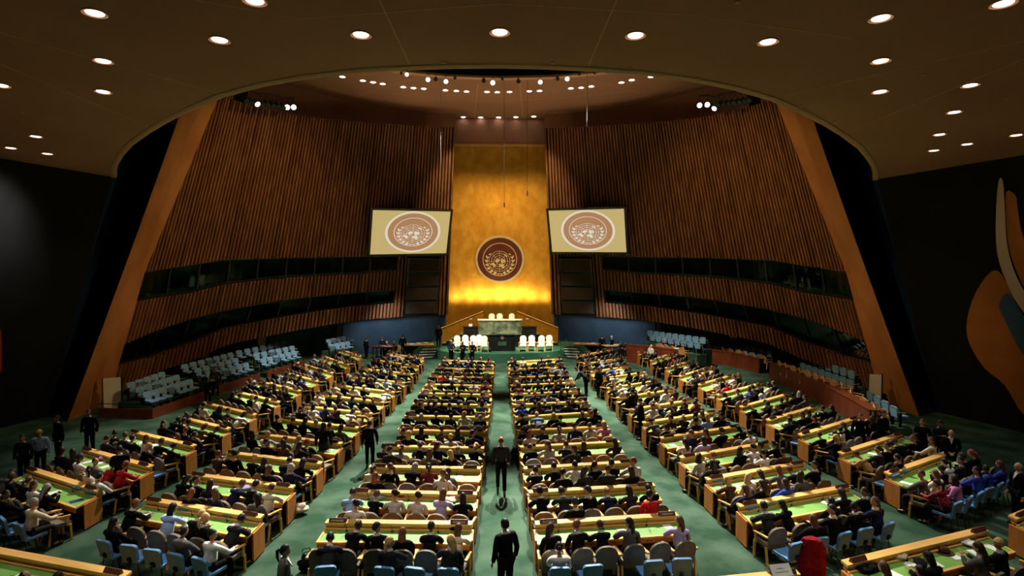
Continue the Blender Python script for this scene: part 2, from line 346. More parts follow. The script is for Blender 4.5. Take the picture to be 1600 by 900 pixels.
for s, nm in ((-1, 'left'), (1, 'right')):
    # backing sheet
    mb = MB(); vs = []
    ph = [13 + i * 1.5 for i in range(50)]
    for a, b in zip(ph, ph[1:]):
        for (l0, h0), (l1, h1) in zip(spans(a + .01), spans(b - .01)) if len(spans(a + .01)) == len(spans(b - .01)) else []:
            for k in range(3):
                la, ha = l0 + (h0 - l0) * k / 3, l0 + (h0 - l0) * (k + 1) / 3
                lb, hb = l1 + (h1 - l1) * k / 3, l1 + (h1 - l1) * (k + 1) / 3
                mb.add([cone(s * a, la, .22), cone(s * b, lb, .22), cone(s * b, hb, .22), cone(s * a, ha, .22),
                        cone(s * a, la, .34), cone(s * b, lb, .34), cone(s * b, hb, .34), cone(s * a, ha, .34)],
                       [(0, 1, 2, 3), (7, 6, 5, 4), (0, 1, 5, 4), (2, 3, 7, 6)])
    struct('wall_backing_' + nm, mb, M_slatback)
    # slats
    mb = MB(); phi = 13.2; i = 0
    rnd = random.Random(3)
    while phi < 89.2:
        wd = .46 if i % 13 else .30
        for lo, hi in spans(phi):
            nseg = max(1, int((hi - lo) / 3))
            z1 = hi
            if phi > 82.4:     # smooth veneer takes over higher up
                zz = [lo + (hi - lo) * k / 40 for k in range(41)]; ok = [z for z in zz if phi < phi_in(z)]
                if not ok: continue
                z1 = max(ok)
            f0 = .0 + rnd.random() * .03
            mb.hexa([cone(s * phi, lo, .22), cone(s * (phi + wd), lo, .22), cone(s * (phi + wd), lo, -f0), cone(s * phi, lo, -f0)],
                    [cone(s * phi, z1, .22), cone(s * (phi + wd), z1, .22), cone(s * (phi + wd), z1, -f0), cone(s * phi, z1, -f0)])
        phi += .86; i += 1
    struct('wall_slatted_' + nm, mb, M_slat)
    # smooth wooden pier at the audience end
    mb = MB(); nz = 34; grid = []
    for j in range(nz + 1):
        z = 16.3 * j / nz; a, b = phi_in(z), phi_out(z)
        grid.append([(a + (b - 4.6 - a) * k / 3, z) for k in range(3)] + [(b - 4.6 + 4.6 * k / 3, z) for k in range(4)])
    for j in range(nz):
        for k in range(6):
            (a, z0), (b, _), (c, z1), (d, _) = grid[j][k], grid[j][k + 1], grid[j + 1][k + 1], grid[j + 1][k]
            if k < 1 and z0 < .3: continue
            of = -.06 if k < 3 else -.26
            def aw(q): return q + Vector((q.x, q.y, 0)).normalized() * (.9 if k >= 3 else .6)
            F4 = [cone(s * a, z0, of), cone(s * b, z0, of), cone(s * c, z1, of), cone(s * d, z1, of)]
            mb.add(F4 + [aw(q) for q in F4],
                   [(0, 1, 2, 3), (7, 6, 5, 4)] + ([(1, 5, 6, 2)] if k == 5 else []) + ([(0, 4, 7, 3)] if k in (0, 3) else []) + ([(0, 1, 5, 4)] if j == 0 else []))
    struct('wall_pier_' + nm, mb, M_pier)
    # reveals of the two booth bands: sills, soffits, back wall, mullions and panes
    for bi, (T, B) in enumerate(((B1T, B1B), (B2T, B2B))):
        sh = MB(); bk = MB(); pn = []
        ph = [26.5 + i * 62.4 / 30 for i in range(31)]
        for a, b in zip(ph, ph[1:]):
            ta, tb, ba, bb = interp(T, a), interp(T, b), interp(B, a), interp(B, b)
            for za, zb, m in ((ta, tb, sh), (ba, bb, sh)):
                d = .06 if za == ta else -.06
                m.hexa([cone(s * a, za, .0), cone(s * b, zb, .0), cone(s * b, zb, 2.0), cone(s * a, za, 2.0)],
                       [cone(s * a, za + d, .0), cone(s * b, zb + d, .0), cone(s * b, zb + d, 2.0), cone(s * a, za + d, 2.0)])
            bk.add([cone(s * a, ba, 1.95), cone(s * b, bb, 1.95), cone(s * b, tb, 1.95), cone(s * a, ta, 1.95)], [(0, 1, 2, 3)])
        for e in (26.5, 88.9):
            t0, b0 = interp(T, e), interp(B, e)
            sh.add([cone(s * e, b0, 0), cone(s * e, b0, 2), cone(s * e, t0, 2), cone(s * e, t0, 0)], [(0, 1, 2, 3)])
        struct('wall_booth_%s' % nm, bk, M_greenwall)
        struct('trim_booth_%s' % nm, sh, M_slatback)
        nb = 9
        for k in range(nb):
            a = 26.7 + k * 62.0 / nb; b = a + 62.0 / nb - .35
            fr = MB(); g = MB(); sub = 4
            for q in range(sub):
                u, v = a + (b - a) * q / sub, a + (b - a) * (q + 1) / sub
                tu, tv, bu, bv = interp(T, u) - .02, interp(T, v) - .02, interp(B, u) + .02, interp(B, v) + .02
                ob, ot = (.14, .34) if bi == 0 else (.36, .12)
                g.hexa([cone(s * u, bu, ob), cone(s * v, bv, ob), cone(s * v, tv, ot), cone(s * u, tu, ot)],
                       [cone(s * u, bu, ob + .02), cone(s * v, bv, ob + .02), cone(s * v, tv, ot + .02), cone(s * u, tu, ot + .02)])
                for (z0, z1, o_, h) in ((bu, bv, ob - .02, .12), (tu, tv, ot - .02, -.05)):
                    fr.hexa([cone(s * u, z0, o_), cone(s * v, z1, o_), cone(s * v, z1, o_ + .08), cone(s * u, z0, o_ + .08)],
                            [cone(s * u, z0 + h, o_), cone(s * v, z1 + h, o_), cone(s * v, z1 + h, o_ + .08), cone(s * u, z0 + h, o_ + .08)])
            for u in (a - .17, b):
                tu, bu = interp(T, u), interp(B, u)
                fr.hexa([cone(s * u, bu, ob - .05), cone(s * (u + .17), bu, ob - .05), cone(s * (u + .17), bu, ob + .07), cone(s * u, bu, ob + .07)],
                        [cone(s * u, tu, ot - .05), cone(s * (u + .17), tu, ot - .05), cone(s * (u + .17), tu, ot + .07), cone(s * u, tu, ot + .07)])
            f = struct('window_%d' % (k + 1 + nb * bi + (18 if s > 0 else 0)), fr, M_metal)
            link('pane', g.mesh('pane', M_glass), f)
    # lower wall behind the galleries, recessed
    for (a0, a1, m, nm2) in ((13, 37, M_bluewall, 'blue'), (37, 96, M_greenwall, 'marble')):
        mb = MB(); ph = [a0 + i * (a1 - a0) / 20 for i in range(21)]
        for a, b in zip(ph, ph[1:]):
            za, zb = interp(LOW, a) + .6, interp(LOW, b) + .6
            off = 1.3 if nm2 == 'blue' else 2.5
            mb.add([cone(s * a, 0, off), cone(s * b, 0, off), cone(s * b, zb, off), cone(s * a, za, off)], [(0, 1, 2, 3)])
            mb.add([cone(s * a, 0, off + .2), cone(s * b, 0, off + .2), cone(s * b, zb, off + .2), cone(s * a, za, off + .2)], [(3, 2, 1, 0)])
        struct('wall_lower_%s_%s' % (nm2, nm), mb, m)
    mb = MB(); ph = [13 + i * 4 for i in range(21)]      # soffit under the shells
    for a, b in zip(ph, ph[1:]):
        za, zb = interp(LOW, a), interp(LOW, b)
        mb.hexa([cone(s * a, za, .1), cone(s * b, zb, .1), cone(s * b, zb + .05, 2.7), cone(s * a, za + .05, 2.7)],
                [cone(s * a, za + .1, .1), cone(s * b, zb + .1, .1), cone(s * b, zb + .15, 2.7), cone(s * a, za + .15, 2.7)])
    struct('trim_soffit_' + nm, mb, M_slatback)
    # black mural wall of the audience end (leaning) and blue wall behind the pier
    q0, q1 = Vector((s * 21.4, 27.5, 0)), Vector((s * 18.15, 27.5, HC))
    r0, r1 = Vector((s * 30.2, -6, 0)), Vector((s * 27.0, -6, HC))
    m0, m1 = Vector((s * 26.85, 8, 0)), Vector((s * 23.6, 8, HC))
    ex = Vector((s * .5, .05, 0)); mb = MB()
    for a, b, c, d in ((r0, m0, m1, r1), (m0, q0, q1, m1)):
        mb.hexa([a, b, b + ex, a + ex], [d, c, c + ex, d + ex])
    struct('wall_mural_' + nm, mb, M_black)
    mb = MB()
    a, b = Vector((s * 21.6, 27.6, 0)), Vector((s * 18.35, 27.6, HC)); c, d = Vector((s * 24.5, 36, 0)), Vector((s * 21.0, 36, HC))
    b2, d2 = Vector((s * 15.9, 27.6, 19.9)), Vector((s * 18.4, 36, 19.9))
    mb.add([a, c, d, b, b2, d2], [(0, 1, 2, 3), (3, 2, 5, 4)])
    e, g = Vector((s * 19.8, 36.2, 0)), Vector((s * 15, 36.2, 19.9))
    mb.add([c, e, g, d2, d], [(0, 1, 2, 3, 4)])
    struct('wall_recess_' + nm, mb, M_navy)
mb = MB(); mb.box(-30, 30, -6.3, -6, 0, HC); struct('wall_back', mb, M_black)
# outer drum above the shells closes the dome in the dark
mb = MB(); ph = [12 + i * 4 for i in range(28)]
for s in (-1, 1):
    for a, b in zip(ph, ph[1:]):
        mb.add([cone(s * a, 15.0, 2.6), cone(s * b, 15.0, 2.6), cone(s * b, 19.9, 2.6), cone(s * a, 19.9, 2.6)], [(0, 1, 2, 3)])
struct('wall_drum', mb, M_ceiling)

# generic stand-in for the wall painting: plain flat curved colour fields on the right (and a sliver left)
def on_mural(s, x, y, off):
    # point where a view ray meets the leaning wall plane, then inset by off
    q0, q1, m0 = Vector((s * 21.4, 27.5, 0)), Vector((s * 18.15, 27.5, HC)), Vector((s * 26.85, 8, 0))
    nn = (q1 - q0).cross(m0 - q0).normalized()
    if nn.x * s > 0: nn = -nn
    d = ray(x, y); t = (q0 + nn * off - EYE).dot(nn) / d.dot(nn); return EYE + d * t
mural = MB()
M_mo = mat('mural_ochre', (.30, .095, .012), .7, noise=((1, 1, 1), (.34, .115, .018)))
M_mc = mat('mural_cream', (.52, .36, .24), .7, noise=((1, 1, 1), (.56, .40, .27)))
M_mb = mat('mural_blue', (.03, .065, .12), .7, noise=((1, 1, 1), (.035, .075, .135)))
M_mr = mat('mural_red', (.30, .02, .01), .7, noise=((1, 1, 1), (.34, .025, .012)))
def field(mbx, s, pts, mi, off):
    # smooth closed curve through the points
    P_ = []
    n_ = len(pts)
    for i in range(n_):
        p0, p1, p2, p3 = [Vector(pts[(i + k) % n_]) for k in (-1, 0, 1, 2)]
        for t in (0, .33, .66): P_.append(.5 * ((2 * p1) + (p2 - p0) * t + (2 * p0 - 5 * p1 + 4 * p2 - p3) * t * t + (3 * p1 - 3 * p2 + p3 - p0) * t ** 3))
    a = [on_mural(s, q.x, q.y, off) for q in P_]; b = [on_mural(s, q.x, q.y, off - .03) for q in P_]; k = len(a)
    mbx.add(a + b, [tuple(range(k))] + [(i, (i + 1) % k, k + (i + 1) % k, k + i) for i in range(k)], mi)
root = link('wall_painting', None)
root.location = on_mural(1, 1580, 640, .05)
tag(root, 'large abstract wall painting of ochre, cream and blue curves on the black right wall', 'painting')
def child_world(name, mbx, m, root, smooth=False):
    me = mbx.mesh(name, m, smooth); o = link(name, me, root)
    me.transform(Matrix.Translation(-root.location)); return o
mb = MB(); field(mb, 1, [(1548, 425), (1524, 458), (1511, 500), (1514, 535), (1538, 575), (1570, 602), (1606, 655), (1680, 690), (1690, 560), (1620, 520), (1590, 480), (1566, 430)], 0, .05); child_world('ochre_field', mb, M_mo, root)
mb = MB(); field(mb, 1, [(1572, 300), (1587, 306), (1590, 325), (1600, 375), (1640, 480), (1608, 462), (1580, 402), (1572, 350)], 0, .05); child_world('ochre_field', mb, M_mo, root)
mb = MB(); field(mb, 1, [(1574, 458), (1561, 476), (1570, 500), (1600, 556), (1660, 620), (1670, 560), (1612, 510), (1590, 478)], 0, .09); child_world('blue_field', mb, M_mb, root)
mb = MB(); field(mb, 1, [(1560, 284), (1567, 284), (1570, 330), (1574, 385), (1588, 432), (1612, 472), (1650, 520), (1630, 522), (1592, 478), (1572, 440), (1558, 395), (1556, 340)], 0, .12); child_world('cream_band', mb, M_mc, root)
mb = MB(); field(mb, -1, [(-2, 512), (2, 525), (3, 560), (1, 582), (-20, 600), (-60, 590), (-70, 540), (-30, 515)], 0, .05)
o = link('wall_painting', mb.mesh('wall_painting', M_mr)); tag(o, 'edge of a red curved painting on the black left wall', 'painting')

# ================================================================== EMBLEM
def disc(mbx, r0, r1, z0, z1, n=64, cx=0, cy=0):
    vs = []; fs = []
    for k in range(n):
        a = 2 * math.pi * k / n; c_, s_ = math.cos(a), math.sin(a)
        vs += [(cx + r0 * c_, cy + r0 * s_, z0), (cx + r1 * c_, cy + r1 * s_, z0), (cx + r0 * c_, cy + r0 * s_, z1), (cx + r1 * c_, cy + r1 * s_, z1)]
    for k in range(n):
        a, b = 4 * k, 4 * ((k + 1) % n)
        fs += [(a + 2, a + 3, b + 3, b + 2), (a + 1, b + 1, b + 3, a + 3), (a, a + 2, b + 2, b)]
    mbx.add(vs, fs)
def emblem_parts():
    p = {}
    m = MB(); disc(m, .915, 1.0, 0, .03); disc(m, .965, .985, .03, .045); p['outer_ring'] = m
    m = MB(); disc(m, .005, .91, 0, .012); p['roundel'] = m
    m = MB(); disc(m, .675, .70, .012, .022); p['inner_ring'] = m
    cx, cy = -.012, -.07
    m = MB()
    for r in (.14, .235, .33, .425): disc(m, r - .008, r + .008, .012, .02, 48, cx, cy)
    for k in range(8):
        a = k * math.pi / 4; c_, s_ = math.cos(a), math.sin(a); t = .006
        r0 = .07 if k % 2 == 0 else .14
        m.add([(cx + r0 * c_ - t * s_, cy + r0 * s_ + t * c_, .021), (cx + r0 * c_ + t * s_, cy + r0 * s_ - t * c_, .021),
               (cx + .43 * c_ + t * s_, cy + .43 * s_ - t * c_, .021), (cx + .43 * c_ - t * s_, cy + .43 * s_ + t * c_, .021)], [(0, 1, 2, 3)])
    p['globe_grid'] = m
    m = MB()
    def poly(pts): m.prism([(cx + (x - 545) / 340, cy - (y - 532) / 340) for x, y in pts][::-1], .012, .026)
    poly([(480, 520), (500, 505), (522, 500), (548, 508), (548, 530), (530, 536), (528, 552), (505, 548), (484, 540)])
    poly([(555, 508), (580, 500), (610, 505), (626, 520), (622, 545), (596, 556), (572, 560), (560, 545), (565, 525)])
    poly([(530, 578), (556, 582), (590, 566), (606, 580), (604, 600), (612, 632), (590, 636), (570, 612), (545, 604)])
    poly([(412, 566), (440, 564), (450, 550), (466, 556), (472, 570), (492, 584), (488, 606), (462, 616), (448, 590), (420, 582)])
    poly([(604, 432), (618, 430), (640, 446), (654, 468), (650, 474), (628, 462), (608, 446)])
    poly([(640, 588), (652, 580), (655, 596), (645, 602)])
    p['continents'] = m
    for s, nm in ((-1, 'l'), (1, 'r')):
        m = MB()
        def leaf(x, y, ang, ln, wd):
            c_, s_ = math.cos(ang), math.sin(ang); pts = []
            for u, v in ((0, 0), (.3, .5), (.65, .45), (1, 0), (.65, -.35), (.3, -.4)):
                X, Y = x + ln * u * c_ - wd * v * s_, y + ln * u * s_ + wd * v * c_; pts.append((s * X, Y))
            if s < 0: pts = pts[::-1]
            m.prism(pts, .012, .026)
        for k in range(7):
            t = math.radians(-75 + k * 17.5); r = .53
            x, y = r * math.cos(t), cy + r * math.sin(t); d = t + math.pi / 2
            if k < 6: leaf(x, y, d - .5, .15, .07)
            leaf(x, y, d + .5, .13, .06)
        pts = []
        for k in range(9):
            t = math.radians(-98 + k * 14); pts.append((s * .53 * math.cos(t), cy + .53 * math.sin(t), .02))
        m.tube(pts, .008, 4)
        m.tube([(s * .0, cy - .52, .02), (s * .1, cy - .58, .02)], .012, 4)
        p['olive_branch_' + nm] = m
    return p
EP = emblem_parts()
def put_emblem(root, M, mats):
    for k, m in EP.items():
        nm = 'olive_branch' if k.startswith('olive') else k
        mm = mats[0] if k == 'outer_ring' else mats[1] if k == 'roundel' else mats[2]
        me = m.mesh(nm, mm); me.transform(M); link(nm, me, root)
GN = Vector((0, -GT.z, (GT.y - GB.y))).normalized()      # wall normal towards the hall
GU = (GT - GB).normalized(); GR = Vector((1, 0, 0)); GN = GR.cross(GU)
M_eg = mat('aged_gilt', (.72, .58, .32), .35, .6, noise=((4, 4, 4), (.8, .66, .4)))
M_eb = mat('brown_lacquer', (.055, .012, .006), .4, noise=((1, 1, 1), (.08, .018, .009)))
root = link('assembly_emblem', None)
eq = D(781, 405, 1)     # ray direction through the centre of the emblem
dz = ray(781, 405); t = (GB - EYE).dot(GN) / dz.dot(GN); ec = EYE + dz * t; ec += GN * .12
root.location = ec
tag(root, 'round brown emblem with gilt world map and olive branches on the gold wall', 'emblem')
rr = 38.2 / FPX * (ec.y)
put_emblem(root, Matrix((GR, GU, GN)).transposed().to_4x4() @ Matrix.Diagonal((rr, rr * .985, rr * 1.2, 1)), (M_eg, M_eb, M_eg))
m = MB(); disc(m, .6, .97, -.25, 0); me = m.mesh('mounting_drum', M_eb)
me.transform(Matrix((GR, GU, GN)).transposed().to_4x4() @ Matrix.Diagonal((rr, rr, rr * .4, 1))); link('mounting_drum', me, root)

# projection screens
M_sy = mat('screen_picture_yellow', (.5, .5, .5), .6, emit=((.66, .50, .19), .80), noise=None)
M_sb = mat('screen_picture_brown', (.5, .5, .5), .6, emit=((.47, .24, .11), .85))
M_sw = mat('screen_picture_white', (.5, .5, .5), .6, emit=((.72, .64, .52), 1.0))
for m_ in (M_sy, M_sb, M_sw): m_.node_tree.nodes['Principled BSDF'].inputs['Base Color'].default_value = (.02, .02, .02, 1)
def hit_cone(x, y, off):
    d = ray(x, y); best = None; pt = None
    f = lambda t: (t * d.x) ** 2 + (t * d.y - CY) ** 2 - (R0 * (1 - (7 + t * d.z) / ZA) + off) ** 2
    t = 20.0; pv = f(t)
    while t < 60:
        t += .05; v = f(t)
        if pv < 0 <= v: best = t
        pv = v
    return EYE + d * best
for nm, cr in (('left', [(582.5, 328), (704, 330.5), (697, 395.5), (578, 397.5)]), ('right', [(857, 329), (975, 326), (979, 394), (863, 393.5)])):
    A, B, C_, D_ = [hit_cone(x, y, -.75) for x, y in cr]      # TL TR BR BL
    c = (A + B + C_ + D_) / 4; X = ((B - A) + (C_ - D_)) / 2; Y = ((A - D_) + (B - C_)) / 2
    hw, hh = X.length / 2, Y.length / 2; X.normalize(); Y = (Y - X * Y.dot(X)).normalized(); Z = X.cross(Y)
    RM = Matrix((X, Y, Z)).transposed().to_4x4()
    # keep the slight skew of the mounting: corners taken into the frame's own plane
    def loc2(q): d_ = q - c; return (d_.dot(X), d_.dot(Y))
    cs = [loc2(q) for q in (A, B, C_, D_)]
    root = link('projection_screen', None, loc=c)
    tag(root, 'wide projection screen showing the round emblem, %s of the gold wall' % nm, 'screen')
    m = MB(); cc = [(x * 1.06, y * 1.10) for x, y in cs]; m.prism(cc[::-1], -.14, -.02)
    me = m.mesh('housing', M_blackm); me.transform(RM); link('housing', me, root)
    m = MB()
    for i in range(4):
        a, b = cs[i], cs[(i + 1) % 4]; a2, b2 = cc[i], cc[(i + 1) % 4]
        m.hexa([(*a, -.04), (*b, -.04), (*b2, -.04), (*a2, -.04)], [(*a, .05), (*b, .05), (*b2, .05), (*a2, .05)])
    me = m.mesh('bezel', M_blackm); me.transform(RM); link('bezel', me, root)
    m = MB(); m.prism(cs[::-1], -.02, 0); me = m.mesh('display', M_sy); me.transform(RM); link('display', me, root)
    u = Vector((cs[1][0] - cs[0][0] + cs[2][0] - cs[3][0], cs[1][1] - cs[0][1] + cs[2][1] - cs[3][1])) / 4
    v = Vector((cs[0][0] - cs[3][0] + cs[1][0] - cs[2][0], cs[0][1] - cs[3][1] + cs[1][1] - cs[2][1])) / 4
    ox = u * (.06 if nm == 'left' else .02) + v * .02
    sk = Matrix(((u.x * .72, v.x * .95, 0, ox.x), (u.y * .72, v.y * .95, 0, ox.y), (0, 0, .3, .002), (0, 0, 0, 1)))
    put_emblem(root, RM @ sk, (M_sw, M_sb, M_sw))
    # two brackets to the slatted wall behind
    m = MB()
    for sx in (-.5, .5):
        m.box(sx * hw - .06, sx * hw + .06, -.1, .1, -.85, -.12)
    me = m.mesh('bracket', M_metal); me.transform(RM); link('bracket', me, root)

# stacked loudspeaker panels
for s, nm in ((-1, 'left'), (1, 'right')):
    mb = MB()
    mb.hexa([cone(s * 15.2, 3.1, .36), cone(s * 24.6, 3.1, .36), cone(s * 24.6, 3.1, .5), cone(s * 15.2, 3.1, .5)], [cone(s * 15.2, 8.2, .36), cone(s * 24.6, 8.2, .36), cone(s * 24.6, 8.2, .5), cone(s * 15.2, 8.2, .5)])
    struct('wall_speaker_recess_' + nm, mb, M_slatback)
    for k in range(4):
        z0 = 3.25 + k * 1.16; z1 = z0 + 1.1
        a, b = (15.6, 24.1)
        o = MB(); vs = []
        o.hexa([cone(s * a, z0, -.08), cone(s * b, z0, -.08), cone(s * b, z0, .3), cone(s * a, z0, .3)],
               [cone(s * a, z1, -.08), cone(s * b, z1, -.08), cone(s * b, z1, .3), cone(s * a, z1, .3)])
        g = MB(); e = .35
        g.hexa([cone(s * (a + e), z0 + .06, -.13), cone(s * (b - e), z0 + .06, -.13), cone(s * (b - e), z0 + .06, -.07), cone(s * (a + e), z0 + .06, -.07)],
               [cone(s * (a + e), z1 - .06, -.13), cone(s * (b - e), z1 - .06, -.13), cone(s * (b - e), z1 - .06, -.07), cone(s * (a + e), z1 - .06, -.07)])
        me = o.mesh('loudspeaker_panel', M_blackm); ob = link('loudspeaker_panel', me)
        tag(ob, 'dark brown loudspeaker panel %s in the stack below the %s screen' % (['at the bottom', 'second from the bottom', 'third from the bottom', 'at the top'][k], nm), 'loudspeaker', 'loudspeaker panels beside the gold wall')
        link('grille', g.mesh('grille', M_speaker), ob)

# ================================================================== LIGHT FIXTURES
def ordn(k): return ['first', 'second', 'third', 'fourth', 'fifth', 'sixth', 'seventh', 'eighth', 'ninth', 'tenth', 'eleventh', 'twelfth', 'thirteenth', 'fourteenth', 'fifteenth', 'sixteenth', 'seventeenth', 'eighteenth', 'nineteenth', 'twentieth', 'twenty-first', 'twenty-second'][k]
m = MB(); disc(m, .13, .19, -.02, .0, 20); ME_trim = m.mesh('trim', M_rim)
m = MB(); disc(m, .001, .135, -.012, -.006, 20); ME_diff = m.mesh('diffuser', M_lampw)
def downlight(q, label, grp, r=1.0, power=0, deg=70, tgt=None):
    o = link('recessed_ceiling_light', None, loc=q); tag(o, label, 'ceiling light', grp)
    a = link('trim', ME_trim, o); b = link('diffuser', ME_diff, o); a.scale = b.scale = (r, r, 1)
    if power: spot('downlight_beam', (0, 0, -.05), (0, 0, -1) if tgt is None else tgt, power, deg, WHITE, .8, .13, o)
front = [(1, 133), (148, 20), (161, 95), (161, 143), (56, 213), (17, 231), (74, 240), (343, 62), (398, 1), (564, 54), (781, 50), (993, 55), (1200, 65),
         (1376, 28), (1376, 95), (1375, 143), (1516, 133), (1491, 175), (1468, 210), (1459, 235), (1511, 225), (1588, 211), (1568, 5)]
CNT = {}
def nxt(k): CNT[k] = CNT.get(k, -1) + 1; return CNT[k]
for x, y in sorted(front):
    q = P(x, y, HC - .002); side_ = 'left' if x < 700 else 'right' if x > 860 else 'centre'
    near = 'above the black side wall' if y > 200 else 'near the front edge of the picture' if y < 40 else 'between joints of the plaster'
    downlight(q, 'bright downlight in the brown front ceiling, ' + ('exact middle' if side_ == 'centre' else '%s from the left of the %s half' % (ordn(nxt(side_)), side_)), 'downlights of the front ceiling, %s side' % side_, 1.0, P_DOWN * (1 if y < 200 else .45), 80)
dome = [(535, 120), (567, 126), (583, 128.5), (598, 131), (630, 136), (646, 137.5), (662, 138.5), (696, 141), (713, 142), (729, 143), (761, 143.5), (777, 144), (796, 143.5), (827, 142.5), (843, 142),
        (892, 138), (908, 137), (924, 135), (971, 129), (987, 125), (1017, 120)]
for x, y in dome:
    downlight(P(x, y, ZD - .002), 'small round downlight in the dome ceiling arc, %s from the left' % ordn(nxt('arc')), 'arc of downlights in the dome ceiling', 1.25)
for x, y in [(724, 183), (751, 183.5), (779, 183.5), (806, 183), (834, 182)]:
    downlight(P(x, y, ZD - .002), 'round downlight in the short row over the gold wall, %s from the left' % ordn(nxt('row')), 'row of five downlights over the gold wall', 1.35)
m = MB(); m.tube([(0, 0, 0), (0, 0, -.02)], .05, 10); ME_det = m.mesh('smoke_detector', M_rim)
DT = [(36, 175), (457, 121), (569, 106), (694, 97), (863, 98), (984, 106), (1092, 121), (1184, 143), (1252, 165), (1305, 190), (1443, 116), (1572, 152), (1152, 3)]
for x, y in DT:
    tag(link('smoke_detector', ME_det, loc=P(x, y, HC)), 'tiny pale disc detector in the front ceiling, %s from the left' % ordn(sorted(DT).index((x, y))), 'detector', 'detectors in the front ceiling')
# stage luminaires: a lamp body on a yoke
def luminaire(loc, target, s, lit, label, grp, power=0):
    o = link('stage_spotlight', None, loc=loc); tag(o, label, 'spotlight', grp)
    d = (Vector(target) - Vector(loc)).normalized(); R = d.to_track_quat('-Z', 'Y').to_matrix().to_4x4()
    b = MB(); b.tube([(0, 0, .30 * s), (0, 0, .22 * s), (0, 0, -.12 * s), (0, 0, -.22 * s)], [.06 * s, .11 * s, .12 * s, .17 * s], 12, caps=False)
    b.tube([(0, 0, .31 * s), (0, 0, .30 * s)], .06 * s, 12); me = b.mesh('lamp_body', M_blackm); me.transform(R); link('lamp_body', me, o)
    y = MB(); y.tube([R @ Vector((.14 * s, 0, 0)), Vector((.14 * s, 0, .3 * s)), Vector((-.14 * s, 0, .3 * s)), R @ Vector((-.14 * s, 0, 0))], .015 * s, 5)
    y.tube([(0, 0, .3 * s), (0, 0, .62 * s)], .02 * s, 5); link('yoke', y.mesh('yoke', M_metal), o)
    l = MB(); l.tube([(0, 0, -.19 * s), (0, 0, -.20 * s)], .15 * s, 14); me = l.mesh('lens', M_lampw if lit else M_metal); me.transform(R); link('lens', me, o)
for k, (x, y, lit, s) in enumerate([(627, 114, 0, .8), (636, 116, 1, 1.1), (669, 124, 1, 1.3), (681, 123, 0, 1.2), (697, 127, 1, 1.3), (711, 121, 0, .9), (756, 125, 0, 1.3), (770, 129, 1, 1.4), (785, 123, 0, .8), (810, 126, 0, 1.3), (844, 128, 1, 1.3), (871, 122, 0, 1.2), (886, 123, 1, 1.3), (905, 115, 0, .9), (929, 114, 0, .7)]):
    q = D(x, y, 35.9 - (abs(x - 781) / 150) ** 2 * 1.2)
    luminaire(q, (q.x * .6, 10 if not lit else 2, 4), s * .62, lit, ('glowing' if lit else 'unlit') + ' black spotlight in the dark dome slot, %s from the left' % ordn(k), ('glowing' if lit else 'unlit') + ' spotlights in the dome slot')
for s, pts, nm in ((-1, [(383, 155, 0), (392, 158, 0), (400, 160, 1), (408, 162, 0), (416, 161, 0), (425, 163, 0), (433, 164, 0), (441, 166, 0), (449, 167, 1), (459, 167, 1)], 'left'),
                   (1, [(1093, 164, 1), (1105, 163, 1), (1118, 167, 1), (1124, 162, 0), (1133, 161, 0), (1141, 160, 0), (1149, 158, 0), (1158, 157, 0), (1166, 156, 0), (1173, 154, 0)], 'right')):
    rail = []
    for k, (x, y, lit) in enumerate(pts):
        q = hit_cone(x, y, -1.0); rail.append(q + Vector((0, 0, .55)))
        tg = EYE + Vector((q.x * .25, 6, -3)) if (abs(x - 454) < 9 or abs(x - 1100) < 9) else Vector((-s * 2, 24, 0))
        luminaire(q, tg, .95, lit, ('glowing' if lit else 'dark') + ' spotlight above the %s slatted wall, %s from the left' % (nm, ordn(k)), ('glowing' if lit else 'dark') + ' spotlights above the %s slatted wall' % nm)
    m = MB(); m.tube(rail, .05, 8)
    tag(link('lighting_rail', m.mesh('lighting_rail', M_metal)), 'dark pipe rail carrying spotlights above the %s slatted wall' % nm, 'rail')
for x0, y0, x1, y1, dd, mc in ((689, 160, 691, 295, 38, 1), (824, 118, 825, 300, 37.5, 0), (788, 124, 788, 318, 37.5, 0), (917, 100, 918, 192, 36, 1)):
    a = D(x0, y0, dd); b = D(x0, y1, dd); o = link('hanging_microphone', None, loc=b)
    tag(o, 'thin %s microphone cable hanging %s' % ('pale' if mc else 'dark', {689: 'in front of the left slatted wall', 824: 'at the right part of the gold wall', 788: 'over the middle of the gold wall', 917: 'in front of the right slatted wall'}[x0]), 'microphone')
    m = MB(); m.tube([(0, 0, 0), (0, 0, ZD - b.z)], .012, 5); link('cable', m.mesh('cable', M_steel if mc else M_metal), o)
    m = MB(); m.tube([(0, 0, -.25), (0, 0, .05)], .035, 8); link('microphone_capsule', m.mesh('microphone_capsule', M_blackm), o)

